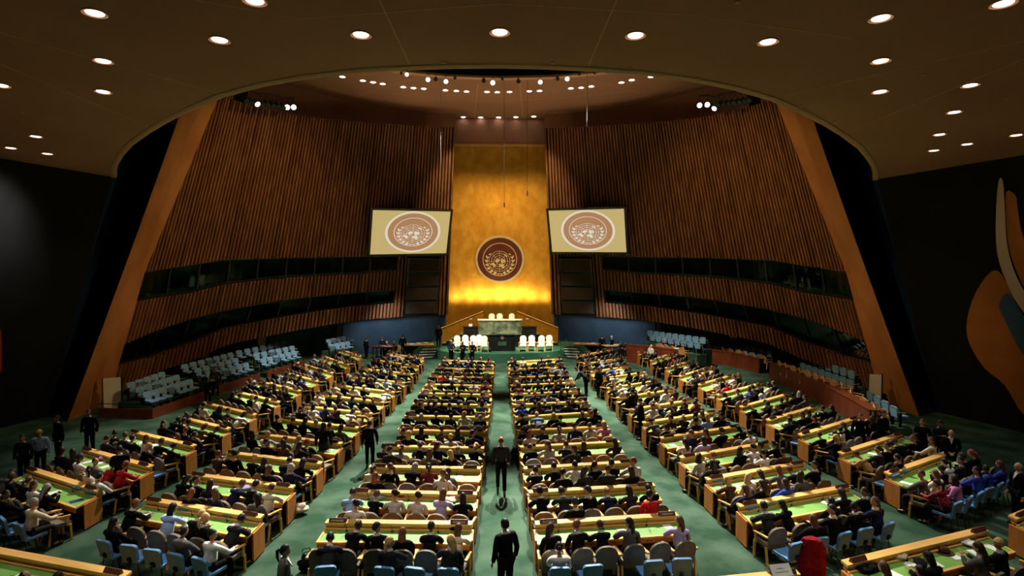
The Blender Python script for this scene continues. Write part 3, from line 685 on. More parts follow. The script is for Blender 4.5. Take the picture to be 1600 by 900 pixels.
# ================================================================== STAGE
ST = .7
front_arc = [(-4.85, 44.5), (-3.9, 43.55), (-2.8, 42.95), (-1.4, 42.55), (0, 42.4), (1.4, 42.55), (2.8, 42.95), (3.9, 43.55), (4.95, 44.5)]
poly = front_arc + [(5.2, 46.2), (8.8, 47.9), (8.8, 50.8), (-8.8, 50.8), (-8.8, 47.9), (-5.2, 46.2)]
mb = MB(); mb.prism(poly[::1], 0, ST); struct('floor_stage', mb, M_stagecarpet)
for s, nm in ((-1, 'left'), (1, 'right')):
    root = link('stage_steps', None, loc=(s * 5.1, 45.4, 0)); tag(root, 'four pale-edged steps at the %s end of the green stage' % nm, 'steps')
    for k in range(4):
        h = ST - .005 - k * .175; d0 = k * .30
        X = Vector((s * -1, .25, 0)).normalized(); Yd = Vector((s * .45, -1, 0)).normalized()
        o_ = Yd * d0 + Vector((s * .15, .1, 0))
        b = [o_ + X * -.75, o_ + X * .45, o_ + X * .45 + Yd * .34, o_ + X * -.75 + Yd * .34]
        if s > 0: b = b[::-1]
        b = [Vector((q.x, q.y, 0)) for q in b]
        m = MB(); m.hexa(b, [q + Vector((0, 0, h - .03)) for q in b]); st = link('step', m.mesh('step', M_carpet), root)
        m = MB(); m.hexa([q + Vector((0, 0, h - .03)) for q in b], [q + Vector((0, 0, h)) for q in b]); link('nosing', m.mesh('nosing', M_stair), st)
    m = MB()
    for (a, b_) in (((s * .05, -.1, ST), (s * .55, -1.1, .2)),):
        m.tube([(a[0], a[1], .3), (a[0], a[1], a[2] + .75), (b_[0], b_[1], b_[2] + .7), (b_[0], b_[1], 0)], .02, 6)
    link('handrail', m.mesh('handrail', M_steel), root)
# podium base, marble desk, side counters, stairs with gilt balustrades
root = link('podium_platform', None, loc=(0, 47.2, ST)); tag(root, 'black raised podium platform behind the speaker rostrum', 'platform')
m = MB(); m.box(-2.75, 2.75, -1.0, 3.2, 0, 1.02); link('base', m.mesh('base', M_blackm), root)
m = MB(); m.box(-2.75, 2.75, -1.0, 3.2, 1.02, 1.08); link('deck', m.mesh('deck', M_stagecarpet), root)
m = MB(); m.box(-1.7, 1.7, -.2, 1.4, 1.08, 1.42); link('upper_deck', m.mesh('upper_deck', M_stagecarpet), root)
root = link('podium_desk', None, loc=(0, 46.4, 1.72)); tag(root, 'long green marble podium desk with white top edge in front of three chairs', 'desk')
m = MB(); m.box(-1.72, 1.72, -.25, .0, -.02, 1.12); link('marble_front', m.mesh('marble_front', M_marble), root)
m = MB(); m.box(-1.80, 1.80, -.3, .45, 1.12, 1.2); link('desk_top', m.mesh('desk_top', M_cream), root)
for x in (-1.7, 1.62):
    m = MB(); m.box(x, x + .08, 0, .42, 0, 1.12); link('side_panel', m.mesh('side_panel', M_marble), root)
for k in range(9):
    x = -1.55 + k * .38; m = MB(); m.box(x - .1, x + .1, -.1, .1, 0, .01 + .05 * (k % 3 == 1))
    tag(link('paper_stack', m.mesh('paper_stack', M_paper), loc=(x, 46.45, 2.922)), 'white papers lying on the green marble podium desk, %s from the left' % ordn(k), 'papers', 'papers on the marble podium desk')
for s, nm in ((-1, 'left'), (1, 'right')):
    root = link('side_counter', None, loc=(s * 2.35, 46.15, ST)); tag(root, 'black side counter at the %s of the green marble desk' % nm, 'counter')
    m = MB(); m.box(-.58, .58, -.2, .15, 0, 1.62); link('counter_front', m.mesh('counter_front', M_blackm), root)
    m = MB(); m.box(-.62, .62, -.24, .3, 1.62, 1.68); link('counter_top', m.mesh('counter_top', M_slatback), root)
m = MB(); m.box(-.14, .14, -.02, .02, 0, .22, 0); me = m.mesh('computer_monitor', [M_paper])
tag(link('computer_monitor', me, loc=(-2.35, 46.0, ST + 1.69)), 'small white lit notice standing on the left black counter', 'notice')
for s, nm in ((-1, 'left'), (1, 'right')):
    root = link('podium_stair', None, loc=(s * 3.2, 48, ST)); tag(root, 'stair rising to the podium along the gold wall, %s side' % nm, 'stairs')
    for k in range(6):
        x0 = s * (1.55 - k * .36) ; x0, x1 = sorted((x0, x0 - s * .36)); h = .18 * (k + 1)
        m = MB(); m.box(x0, x1, -.9, .6, 0, h); t_ = link('stair_step', m.mesh('stair_step', M_slatback), root)
        m = MB(); m.box(x0, x1 - .05, -.92, .6, h, h + .03); link('tread', m.mesh('tread', M_treadg), t_)
    root = link('gilt_balustrade', None, loc=(s * 3.2, 48.75, ST)); tag(root, 'sloping gilt balustrade with a bright rail, %s of the podium' % nm, 'balustrade')
    a, b = Vector((s * 1.75, 0, 0)), Vector((-s * 1.75, 0, 0)); zz = Vector((0, 0, 1))
    m = MB(); y1 = Vector((0, .08, 0))
    m.hexa([a, b, b + y1, a + y1], [a + zz * 1.25, b + zz * 2.65, b + zz * 2.65 + y1, a + zz * 1.25 + y1]); link('balustrade_panel', m.mesh('balustrade_panel', M_gold), root)
    m = MB(); m.tube([a + zz * 1.28 + Vector((0, -.03, 0)), b + zz * 2.68 + Vector((0, -.03, 0))], .045, 8); link('rail', m.mesh('rail', M_oak), root)
# the rostrum
M_rost = mat('black_granite', (.008, .01, .009), .2, noise=((3, 3, 3), (.014, .016, .014), 8), spec=.5)
root = link('speaker_rostrum', None, loc=(.17, 44.2, ST)); tag(root, 'wide black granite speaker rostrum with a small gilt emblem and text plaque', 'rostrum')
m = MB(); m.hexa([(-1.05, -.35, 0), (1.02, -.35, 0), (1.02, .4, 0), (-1.05, .4, 0)], [(-.95, -.2, 1.2), (.95, -.2, 1.2), (.95, .4, 1.2), (-.95, .4, 1.2)]); link('rostrum_body', m.mesh('rostrum_body', M_rost), root)
m = MB(); m.box(-1.0, 1.0, -.26, .45, 1.2, 1.25); link('rostrum_top', m.mesh('rostrum_top', M_rost), root)
Me = Matrix.Translation((0, -.235, 1.02)) @ Matrix.Rotation(math.radians(83), 4, 'X')
er = link('rostrum_emblem', None, root)
for k, m_ in EP.items():
    nm = 'olive_branch' if k.startswith('olive') else k
    me = m_.mesh(nm, M_eb if k in ('roundel',) else M_eg); me.transform(Me @ Matrix.Diagonal((.13, .13, .2, 1))); link(nm, me, er)
m = MB(); m.box(-.32, .32, -.33, -.28, .42, .72); link('plaque', m.mesh('plaque', M_greenwall), root)
def letters(text, width, height, depth=.01):
    c = bpy.data.curves.new('text', 'FONT'); c.body = text; c.size = 1; c.align_x = 'CENTER'; c.align_y = 'CENTER'; c.extrude = .02
    o = bpy.data.objects.new('text', c); COL.objects.link(o); bpy.context.view_layer.update()
    me = bpy.data.meshes.new_from_object(o.evaluated_get(bpy.context.evaluated_depsgraph_get())); bpy.data.objects.remove(o)
    xs = [v.co.x for v in me.vertices]; ys = [v.co.y for v in me.vertices]
    if xs:
        w0, h0 = max(xs) - min(xs), max(ys) - min(ys); cx, cy = (max(xs) + min(xs)) / 2, (max(ys) + min(ys)) / 2
        me.transform(Matrix.Diagonal((width / w0, height / h0, depth / .04, 1)) @ Matrix.Translation((-cx, -cy, 0)))
    return me
for t_, z_, h_ in (('UNITED NATIONS', .62, .07), ('NATIONS UNIES', .51, .07)):
    me = letters(t_, .52, h_); me.materials.clear(); me.materials.append(M_steel); me.transform(Matrix.Translation((0, -.335, z_)) @ Matrix.Rotation(math.pi / 2, 4, 'X')); link('lettering', me, root)
m = MB(); m.ell((0, 0, .16), (.13, .13, .16), 10, 8); tag(link('camera_dome', m.mesh('camera_dome', M_metal), loc=(-.75, 43.55, ST)), 'small dark ball-shaped lamp on the stage edge before the rostrum', 'lamp')
for s, nm in ((-1, 'left'), (1, 'right')):
    for k in range(3):
        x = s * (3.2 + k * .75); root = link('stage_railing', None, loc=(x, 43.6 + k * .42, ST))
        tag(root, 'thin dark stanchion on the %s stage edge, %s outwards from the rostrum' % (nm, ordn(k)), 'stanchion', 'stanchions at the %s stage edge' % nm)
        m = MB(); m.tube([(0, 0, .02), (0, 0, .85)], .018, 6); link('post', m.mesh('post', M_metal), root)
        m = MB(); m.tube([(0, 0, 0), (0, 0, .03)], .08, 10); link('foot', m.mesh('foot', M_metal), root)

# ================================================================== FURNITURE BUILDERS
CACHE = {}
def place(name, parts, loc, rz, label, cat, group=None, detail=True, kind=None):
    """parts: list of (part name, MB, material, [sub parts]); one thing with shared part meshes"""
    key = name
    if key not in CACHE:
        ms = [(pn, mbx.mesh(pn, mt, sm)) for pn, mbx, mt, sm in parts]
        j = MB(); mats = []
        for pn, mbx, mt, sm in parts:
            if mt not in mats: mats.append(mt)
            n0 = len(j.m); j.join(mbx); j.m[n0:] = [mats.index(mt)] * (len(j.m) - n0)
        CACHE[key] = (ms, j.mesh(name.rstrip('0123456789_'), mats), j, mats)
    ms, jm, j, mats = CACHE[key]
    nm = name.rstrip('0123456789_')
    if detail:
        o = link(nm, None, loc=loc, rz=rz)
        for pn, me in ms: link(pn, me, o)
    else: o = link(nm, jm, loc=loc, rz=rz)
    return tag(o, label, cat, group, kind)
def rounded(wd, ht, z0, r, n=5):       # outline of a chair back in xz
    pts = [(-wd / 2 * .86, z0), (wd / 2 * .86, z0)]
    for s_, a0 in ((1, 0), (-1, math.pi / 2)):
        for k in range(n + 1):
            a = a0 + math.pi / 2 * k / n; pts.append((s_ * (wd / 2 - r) * 1 + r * math.cos(a), ht - r + r * math.sin(a)))
    return pts
def back_panel(wd, z0, z1, r, y0, y1, lean):      # curved, leaning slab
    M = Matrix.Translation((0, 0, 0)) @ Matrix.Rotation(lean, 4, 'X')
    m = MB(); pts = rounded(wd, z1 - z0, 0, r)
    n = len(pts); f = lambda x: .10 * (x / wd * 2) ** 2 * wd * .5
    vs = [Vector((x, y0 + f(x), z)) for x, z in pts] + [Vector((x, y1 + f(x), z)) for x, z in pts]
    T = Matrix.Translation((0, 0, z0)) @ Matrix.Rotation(lean, 4, 'X')
    vs = [T @ q for q in vs]
    # centre strip points make the curve smooth enough: fan of quads from the outline pairs
    fs = [tuple(range(n)), tuple(range(2 * n - 1, n - 1, -1))] + [(k, n + k, n + (k + 1) % n, (k + 1) % n) for k in range(n)]
    m.add(vs, fs); return m
# tan delegate armchair (faces +y, back at -y)
def armchair_parts(up, wood, tall=.95, arm=True):
    ps = []
    ps.append(('backrest', back_panel(.50, .40, tall, .22, -.27, -.21, math.radians(8)), up, False))
    s_ = MB(); s_.box(-.25, .25, -.24, .24, .40, .47); s_.box(-.235, .235, -.22, .225, .47, .49); ps.append(('seat', s_, up, False))
    if arm:
        for s in (-1, 1):
            m = MB(); x = s * .29
            m.hexa([(x - .03, -.27, .66), (x + .03, -.27, .66), (x + .03, .2, .63), (x - .03, .2, .63)], [(x - .03, -.27, .70), (x + .03, -.27, .70), (x + .03, .2, .67), (x - .03, .2, .67)])
            m.box(x - .02, x + .02, .12, .17, .4, .64); ps.append(('armrest', m, wood, False))
    for sx in (-1, 1):
        for y, y2 in ((.2, .22), (-.2, -.26)):
            m = MB(); x = sx * .27; m.hexa([(x - .022, y2 - .022, 0), (x + .022, y2 - .022, 0), (x + .022, y2 + .022, 0), (x - .022, y2 + .022, 0)],
                                             [(x - .022, y - .022, .42), (x + .022, y - .022, .42), (x + .022, y + .022, .42), (x - .022, y + .022, .42)]); ps.append(('leg', m, wood, False))
    return ps
ARM = armchair_parts(M_tan, M_oak)
ARML = armchair_parts(M_tanl, M_oak, .92)
DAIS = armchair_parts(M_cream, M_oak, 1.22)
def bluechair_parts():
    ps = [('backrest', back_panel(.44, .50, .92, .09, -.25, -.19, math.radians(12)), M_blue, False)]
    m = MB(); m.hexa([(-.21, -.22, .42), (.21, -.22, .42), (.22, .24, .43), (-.22, .24, .43)], [(-.21, -.22, .47), (.21, -.22, .47), (.22, .24, .49), (-.22, .24, .49)]); ps.append(('seat', m, M_blue, False))
    m = MB(); m.tube([(0, -.22, .45), (0, -.27, .55)], .05, 6); ps.append(('back_support', m, M_metal, False))
    for sx in (-1, 1):
        m = MB(); m.tube([(sx * .17, .2, 0), (sx * .15, .12, .42)], .014, 6); ps.append(('leg', m, M_metal, False))
        m = MB(); m.tube([(sx * .17, -.24, 0), (sx * .15, -.16, .42)], .014, 6); ps.append(('leg', m, M_metal, False))
    return ps
BLUEC = bluechair_parts()
def gallery_parts(up):
    ps = [('backrest', back_panel(.47, .42, .88, .12, -.20, -.12, math.radians(10)), M_seatb, False)]
    m = MB()
    if up: m.box(-.21, .21, -.13, -.03, .40, .72)
    else: m.box(-.21, .21, -.12, .3, .38, .46)
    ps.append(('seat', m, M_seatd if up else M_seatb, False))
    for s in (-1, 1):
        m = MB(); m.box(s * .255 - .02, s * .255 + .02, -.2, .14, .60, .64); ps.append(('armrest', m, M_tanl, False))
        m = MB(); m.box(s * .255 - .018, s * .255 + .018, -.14, -.02, .0, .60); ps.append(('stand', m, M_metal, False))
    return ps
GAL1 = gallery_parts(True); GAL0 = gallery_parts(False)

# delegate desks
DESKS = {
 'left centre block': ('central aisle', 1, [(509, 814, 738, 817), (547, 766.5, 745, 771), (577, 728, 750.6, 731), (598, 696, 756, 699.5), (625, 671, 758.7, 674), (632, 649, 762, 651.5), (645, 630, 764.5, 632.5), (655, 613.5, 767.5, 616.5), (665, 600, 768, 602.5), (671, 587.5, 769, 590), (681, 574.5, 771, 577), (692, 562.5, 772, 565)]),
 'right centre block': ('central aisle', 0, [(836.7, 817, 1059.5, 803), (827, 768, 1023.3, 756.5), (819, 731, 993, 720.3), (813.5, 697.5, 968.4, 689.5), (809.3, 672.7, 950.7, 665.5), (805.8, 651, 935.5, 643.3), (803, 631.8, 920.4, 626.4), (800.5, 615.8, 908.4, 610.4), (798.5, 601.8, 898, 597.4), (797, 589.5, 890.6, 585.5), (795, 576.9, 884, 572.8), (794, 565.2, 877.8, 560.5)]),
 'left block': ('left aisle', 1, [(228, 779, 408, 806.5), (298, 740, 458, 760), (354.5, 706, 501, 722.8), (402, 677.8, 533, 692), (439.5, 653.4, 558.7, 667.6), (475, 634, 580.5, 645.5), (501, 616, 599, 628), (525.4, 601.4, 614.8, 612.3), (548, 588.2, 631.6, 597.5), (566, 575.3, 644, 584.3), (586, 562, 653, 571.8), (606, 551.5, 661, 559.5)]),
 'right block': ('right aisle', 0, [(1155, 789, 1327, 759), (1105, 747.5, 1256, 721.8), (1064.4, 713.8, 1202, 690.7), (1033.3, 683.5, 1156, 665), (1005.8, 659.5, 1118.7, 642.7), (984, 639.5, 1080, 624.5), (964.8, 620.8, 1052, 608.5), (949.9, 606, 1030, 593.6), (935, 591.5, 1005, 581.5), (924, 580.5, 980, 572.2), (913, 568, 968, 559.5), (902.5, 555.7, 955, 546)]),
 'far left block': ('far left aisle', 1, [(44, 731, 153, 765), (130, 700, 235, 728), (204.6, 673, 303, 695.7), (285, 652, 357, 669), (322, 629.5, 398, 647), (371, 611.8, 435, 627.4), (403, 595, 468, 610), (439, 580, 495.6, 595), (470, 567.6, 518.7, 582), (503.6, 555.8, 543.3, 569.5), (534, 546.5, 562.7, 556.3)]),
 'far right block': ('far right aisle', 0, [(1387, 739, 1489, 704), (1314, 707, 1408, 677), (1251, 678.7, 1338, 652.4), (1200.4, 655.6, 1276, 634), (1158.7, 635, 1232.4, 614.7), (1122, 616.4, 1191.6, 597.8), (1093, 600.4, 1142.7, 586.2), (1063, 587, 1108, 573.5), (1041, 574.3, 1075, 565), (1017.5, 563, 1052.5, 550.5), (998, 549.4, 1026, 541)]),
 'front row': ('outer end', 0, [(-75, 846.5, 198, 897), (1321.6, 879, 1540, 826), (1584, 808, 1680, 768), (1060, 912, 1248, 893)]),
}
def desk_mbs(L, sh):
    z1 = .745
    led = MB(); led.box(0, L, -.2, .02, .84, .895); led.box(0.02, L - .02, -.16, -.04, .745, .84, 0)
    top = MB(); top.box(.05, L - .05, -.80, -.24, .70, .728)
    fr = MB()
    fr.box(0, L, -.245, -.175, .69, .765); fr.box(0, .05, -.87, -.245, .70, z1); fr.box(L - .05, L, -.87, -.245, .70, z1); fr.box(0.05, L - .05, -.87, -.80, .705, z1)
    ap = MB(); ap.box(.02, L - .02, -.865, -.825, .60, .705)
    bt = MB(); k = .2
    while k < L - .1:
        for dx in (0, .09): bt.box(k + dx, k + dx + .03, -.872, -.864, .64, .67)
        k += .6
    fp = MB(); fp.box(.02, L - .02, -.12, -.07, .04, .745)
    e0 = MB(); e0.box(-.03, .02, -.60, -.02, .04, .70); e1 = MB(); e1.box(L - .02, L + .03, -.60, -.02, .04, .70)
    mic = []
    for b_ in (led, top, fr, ap, bt, fp, e0, e1): b_.v = [(x + y * sh, y, z) for x, y, z in b_.v]
    return dict(ledge=(led, M_oak), writing_surface=(top, M_green), top_frame=(fr, M_oak), apron=(ap, M_oakd), button=(bt, M_dgap), modesty_panel=(fp, M_oakd), end_panel=(e0, M_oakd), end_panel2=(e1, M_oakd))
NAMES_SEEN = {('left centre block', 0, 0): 'ARMENIA', ('left centre block', 0, 1): 'AUSTRALIA', ('right centre block', 0, 0): 'AUSTRIA', ('right centre block', 0, 1): 'AZERBAIJAN',
}
SEATS = []; LAYOUT = {}; SHR = {}
def blockrow(blk, i, n): return '%s row from the podium, %s' % (ordn(n - 1 - i), blk)
FRS = ['bottom left desk', 'bottom right hat desk', 'far right edge desk', 'bottom edge desk']
FR = ['at the bottom left corner', 'at the bottom right, before a brown hat', 'at the far right edge', 'at the bottom edge with a white card']
for blk, (aisle, aend, rows) in DESKS.items():
    for i, (x0, y0, x1, y1) in enumerate(rows):
        A, B = P(x0, y0, .895), P(x1, y1, .895); A.z = B.z = 0
        L = (B - A).length; F_ = frame(A, B - A); F_ = F_ @ Matrix.Translation((0, .1, 0))
        rz = math.atan2(B.y - A.y, B.x - A.x)
        lab = 'green-topped delegate desk with wooden ledge, ' + (blockrow(blk, i, len(rows)) if blk != 'front row' else FR[i])
        root = link('delegate_desk', None, loc=F_ @ Vector((0, 0, 0)), rz=rz); tag(root, lab, 'desk')
        sh = math.tan(rz) * .9
        for k, (mb, mt) in desk_mbs(L, sh).items(): link(k.rstrip('2') if k != 'button' else 'control_buttons', mb.mesh(k.rstrip('2'), mt), root)
        near = (A - Vector((0, 0, 0))).length < 26
        for e in (0, 1):
            w_ = .42; px_ = (.10 if e == 0 else L - .10 - w_)
            m = MB(); m.hexa([(px_, -.19, .895), (px_ + w_, -.19, .895), (px_ + w_, -.08, .895), (px_, -.08, .895)], [(px_, -.13, .985), (px_ + w_, -.13, .985), (px_ + w_, -.11, .985), (px_, -.11, .985)])
            pl = link('name_plate', m.mesh('name_plate', M_plate), root)
            if near:
                tx = NAMES_SEEN.get((blk, i, e))
                if not tx:
                    m = MB(); nl = 6 + (i * 5 + e * 3) % 5
                    for c_ in range(nl):
                        x_ = px_ + w_ / 2 + (c_ - (nl - 1) / 2) * .032; hh = .01 + .008 * ((c_ * 7 + i) % 3)
                        m.hexa([(x_ - .010, -.166, .92), (x_ + .010, -.166, .92), (x_ + .010, -.160, .92), (x_ - .010, -.160, .92)], [(x_ - .010, -.148, .944 + hh * .5), (x_ + .010, -.148, .944 + hh * .5), (x_ + .010, -.142, .944 + hh * .5), (x_ - .010, -.142, .944 + hh * .5)])
                    link('lettering', m.mesh('lettering', M_letter), pl)
                if tx:
                    me = letters(tx, .30, .045, .004); me.materials.clear(); me.materials.append(M_letter)
                    me.transform(Matrix.Translation((px_ + w_ / 2, -.168, .94)) @ Matrix.Rotation(math.radians(56), 4, 'X')); link('lettering', me, pl)
        if near and blk != 'front row' or (A.length < 14):
            for k in range(int(L / 1.1)):
                x = .55 + k * 1.1; m = MB(); m.tube([(x, -.28, .728), (x, -.30, .85), (x, -.36, .93), (x, -.42, .95)], [.008, .006, .006, .012], 5); m.tube([(x, -.28, .728), (x, -.28, .75)], .03, 8)
                m.v = [(a_ + b_ * sh, b_, c_) for a_, b_, c_ in m.v]
                link('gooseneck_microphone', m.mesh('gooseneck_microphone', M_metal), root)
        F0 = F_.copy(); LAYOUT[(blk, i)] = (F_, L, rz, near); SHR[(blk, i)] = sh
        n_ = max(3, round(L / .60)); pitch = (L - .02) / n_
        for k in range(n_):
            kk = (n_ - 1 - k) if aend == 1 else k
            SEATS.append(dict(blk=blk, row=i, n=len(rows), M=F_, x=pitch * (k + .5), rz=rz, k=kk, aisle=aisle, cnt=n_, L=L, sh=sh))
        print('DESK', blk, i, round(A.x, 1), round(A.y, 1), round(L, 2), n_) if False else None

# side galleries: stepped platforms with a wooden front and tip-up seats
def seat_line(a, b, z, n, up_every, label, grp, base, face):
    A, B = P(*a, z), P(*b, z); A.z = B.z = z - .86
    for k in range(n):
        q = A.lerp(B, k / (n - 1)) if n > 1 else A
        d = (B - A); nn = Vector((d.y, -d.x, 0)).normalized() * face
        rz = math.atan2(nn.y, nn.x) - math.pi / 2 - face * .25
        up = (k * 7 + n) % 4 == 0
        place('theatre_chair_1' if up else 'theatre_chair_0', GAL1 if up else GAL0, q, rz,
              'light blue %s chair, %s from the left, %s' % ('folded' if up else 'open', ordn(k), label), 'chair', grp, detail=q.length < 38 and False or True)
def gallery(name, label, rows, face, h0, step, panel, ph, pmat):
    """rows: list of (pxA, pxB, n) front to back; platform blocks under each row; panel: list of floor pixels of the wooden front"""
    side = label
    root = link('gallery_platform', None); zs = []
    pts = []
    for r, (a, b, n, rl) in enumerate(rows):
        z = h0 + r * step + .86
        A, B = P(*a, z), P(*b, z); d = (B - A).normalized(); nn = Vector((d.y, -d.x, 0)) * face
        A = A - d * .4; B = B + d * .4
        if r == 0: root.location = (A.x, A.y, 0)
        f_, k_ = .40, (.55 if r < len(rows) - 1 else .5)
        if r == 0: fr0 = (A + nn * .46 - d * .1, B + nn * .46 + d * .1, A - nn * 2.2 - d * .1)
        bs = [A + nn * f_, B + nn * f_, B - nn * k_, A - nn * k_]
        if face > 0: bs = bs[::-1]
        bs = [Vector((q.x, q.y, 0)) - Vector((root.location.x, root.location.y, 0)) for q in bs]
        top = h0 + r * step - .002 * (r == 0)
        m = MB(); m.hexa(bs, [Vector((q.x, q.y, top)) for q in bs]); link('tier', m.mesh('tier', M_carpet), root)
        seat_line(a, b, z, n, 0, rl, 'blue seats of the ' + label, 0, face)
    tag(root, 'stepped platform under the ' + label, 'platform')
    if panel:
        o = link('wooden_barrier', None); pw = [Vector((q.x, q.y, 0)) for q in ((fr0[2], fr0[0], fr0[1]) if len(panel) > 2 else fr0[:2])]; q0 = pw[0]; o.location = q0; tag(o, 'red-brown wooden front of the ' + label, 'panel')
        for (a, b) in zip(pw, pw[1:]):
            A, B = a - q0, b - q0; d = (B - A).normalized(); nn = Vector((d.y, -d.x, 0)) * .05
            m = MB(); m.hexa([A, B, B + nn, A + nn], [v + Vector((0, 0, ph)) for v in (A, B, B + nn, A + nn)]); link('wood_panel', m.mesh('wood_panel', pmat), o)
            m = MB(); m.tube([A + nn * .5 + Vector((0, 0, ph + .2)), B + nn * .5 + Vector((0, 0, ph + .2))], .02, 6)
            k = 0
            while k <= (B - A).length:
                q = A + d * k + nn * .5; m.tube([q + Vector((0, 0, ph)), q + Vector((0, 0, ph + .2))], .012, 5); k += 1.0
            link('guard_rail', m.mesh('guard_rail', M_metal), o)
gallery('a', 'near left gallery', [((234, 612), (299, 593), 7, 'front row of the near left gallery'), ((222.6, 604), (279, 586), 6, 'middle row of the near left gallery'), ((209.4, 597), (256.7, 581), 5, 'back row of the near left gallery')],
        1, .3, .22, [(198, 644), (251, 646), (320, 619)], .46, M_mahog)
gallery('b', 'middle left gallery', [((331, 582), (387, 567), 6, 'front row of the middle left gallery'), ((312.7, 575), (370.5, 559.6), 6, 'middle row of the middle left gallery'), ((292, 569), (363, 551), 7, 'back row of the middle left gallery')],
        1, .3, .22, [(347, 606), (409, 590)], .46, M_mahog)
gallery('c', 'third left gallery', [((414, 560), (462, 548.6), 6, 'front row of the third left gallery'), ((403, 552), (458.5, 540.5), 6, 'middle row of the third left gallery'), ((376, 547.5), (446, 533), 7, 'back row of the third left gallery')],
        1, .3, .2, [(426, 583), (474, 570)], .46, M_mahog)
gallery('d', 'farthest left gallery', [((520, 538), (545, 533.5), 4, 'front row of the farthest left gallery'), ((516, 530), (546, 523.5), 5, 'back row of the farthest left gallery')],
        1, .5, .25, [(503, 565), (533, 557)], .6, M_mahog)
gallery('e', 'near right gallery', [((1259, 567), (1333.8, 592), 8, 'front row of the near right gallery'), ((1267, 557), (1334.7, 578), 7, 'back row of the near right gallery')], -1, .3, .22, None, 0, None)
gallery('f', 'middle right gallery', [((1136, 540), (1190, 553), 6, 'front row of the middle right gallery'), ((1140, 533), (1205, 547), 7, 'back row of the middle right gallery')], -1, .32, .22, None, 0, None)
gallery('g', 'far right gallery', [((1022, 523), (1092, 534), 8, 'front row of the far right gallery'), ((1018, 516), (1100, 526.5), 9, 'back row of the far right gallery')], -1, .95, .3, None, 0, None)
gallery('h', 'closest right gallery', [((1366, 611), (1404, 634), 4, 'closest right gallery')], -1, .3, .2, None, 0, None)
# counters in front of the right galleries
def counter(pts, h, label, dep=.5):
    q0 = P(*pts[0], 0); o = link('gallery_counter', None, loc=q0); tag(o, label, 'counter')
    for a, b in zip(pts, pts[1:]):
        A, B = P(*a, 0) - q0, P(*b, 0) - q0; d = (B - A).normalized(); nn = Vector((-d.y, d.x, 0)) * .08; n2 = nn.normalized() * dep
        m = MB(); m.hexa([A, B, B + nn, A + nn], [v + Vector((0, 0, h - .05)) for v in (A, B, B + nn, A + nn)]); link('counter_panel', m.mesh('counter_panel', M_mahog), o)
        m = MB(); A2, B2 = A - nn * .3, B - nn * .3; m.hexa([v + Vector((0, 0, h - .05)) for v in (A2, B2, B + n2, A + n2)], [v + Vector((0, 0, h)) for v in (A2, B2, B + n2, A + n2)]); link('counter_top', m.mesh('counter_top', M_mahog), o)
    return o
counter([(1202, 592), (1245, 611), (1287, 633), (1330, 659), (1358, 679)], 1.05, 'long red-brown counter in front of the near right gallery')
counter([(1099, 566), (1142, 572), (1186, 584)], 1.0, 'red-brown counter in front of the middle right gallery')
counter([(979, 566), (1020, 571), (1062, 577)], 1.35, 'red-brown counter in front of the far right gallery')
for line, lab, n in ((((1225, 566), (1325, 600)), 'near right counter', 9), (((1113, 539.5), (1198, 558)), 'middle right counter', 8), (((1034, 538), (1068, 545)), 'far right counter', 4), (((1341, 612), (1378, 635)), 'closest end of the right counter', 3)):
    hz = 1.24 if 'closest' in lab else 1.44 if 'near right' in lab else 1.25 if 'middle' in lab else 1.6; A, B = P(line[0][0], line[0][1] - 4, hz), P(line[1][0], line[1][1] - 4, hz)
    for k in range(n):
        q = A.lerp(B, k / (n - 1)); q.z = hz - .94; d = (B - A); nn = Vector((d.y, -d.x, 0)).normalized() * -1
        place('counter_armchair_1', ARML, q, math.atan2(nn.y, nn.x) - math.pi / 2 + random.uniform(-.5, .5), 'tan leather armchair, %s from the left behind the %s' % (ordn(k), lab), 'armchair', 'tan armchairs behind the %s' % lab)
# small extras along the sides
for nm, x0, y0, x1, y1, lab in (('exit', 165, 610, 188, 647, 'tall ivory side door panel under the left slatted wall'), ('exit', 1358, 588, 1375, 640, 'tall ivory side door panel under the right slatted wall')):
    a = P((x0 + x1) / 2, y1, 0); a = Vector((a.x * 1.0, a.y, 0)); s = -1 if a.x < 0 else 1
    wpx = (x1 - x0) / FPX * a.y
    M = frame(a, Vector((1, s * -.5, 0))); root = link('side_door_panel', None, loc=a); tag(root, lab, 'door panel')
    for pn, bx, mt in (('panel_face', (-wpx / 2, wpx / 2, 0, .08, 0.05, 1.75), M_ivory), ('frame_post', (-wpx / 2 - .06, -wpx / 2, -.02, .12, 0, 1.8), M_mahog), ('frame_post', (wpx / 2, wpx / 2 + .06, -.02, .12, 0, 1.8), M_blackm)):
        m = MB(); m.box(*bx); me = m.mesh(pn, mt); me.transform(frame(Vector((0, 0, 0)), Vector((1, s * -.5, 0)))); link(pn, me, root)
for x, y, w_, h_, z_, lab in ((318, 554, 14, 11, 1.9, 'pale yellow lit panel above the middle left gallery'), (408.5, 533, 13, 13, 2.1, 'pale yellow lit panel above the third left gallery'), (1146, 521, 13, 14, 2.2, 'pale yellow lit panel above the middle right gallery')):
    q = hit_cone(x, y, 1.2); M = frame(q, Vector((q.y - CY, -q.x, 0)) * (1 if q.x < 0 else 1)); wpx, hpx = w_ / FPX * q.y / 2, h_ / FPX * q.y / 2
    m = MB(); m.box(-wpx, wpx, -.05, .05, -hpx, hpx); me = m.mesh('wall_panel', M_yel); me.transform(frame(Vector(), Vector((q.y - CY, -q.x, 0)))); tag(link('wall_panel', me, loc=q), lab, 'panel')

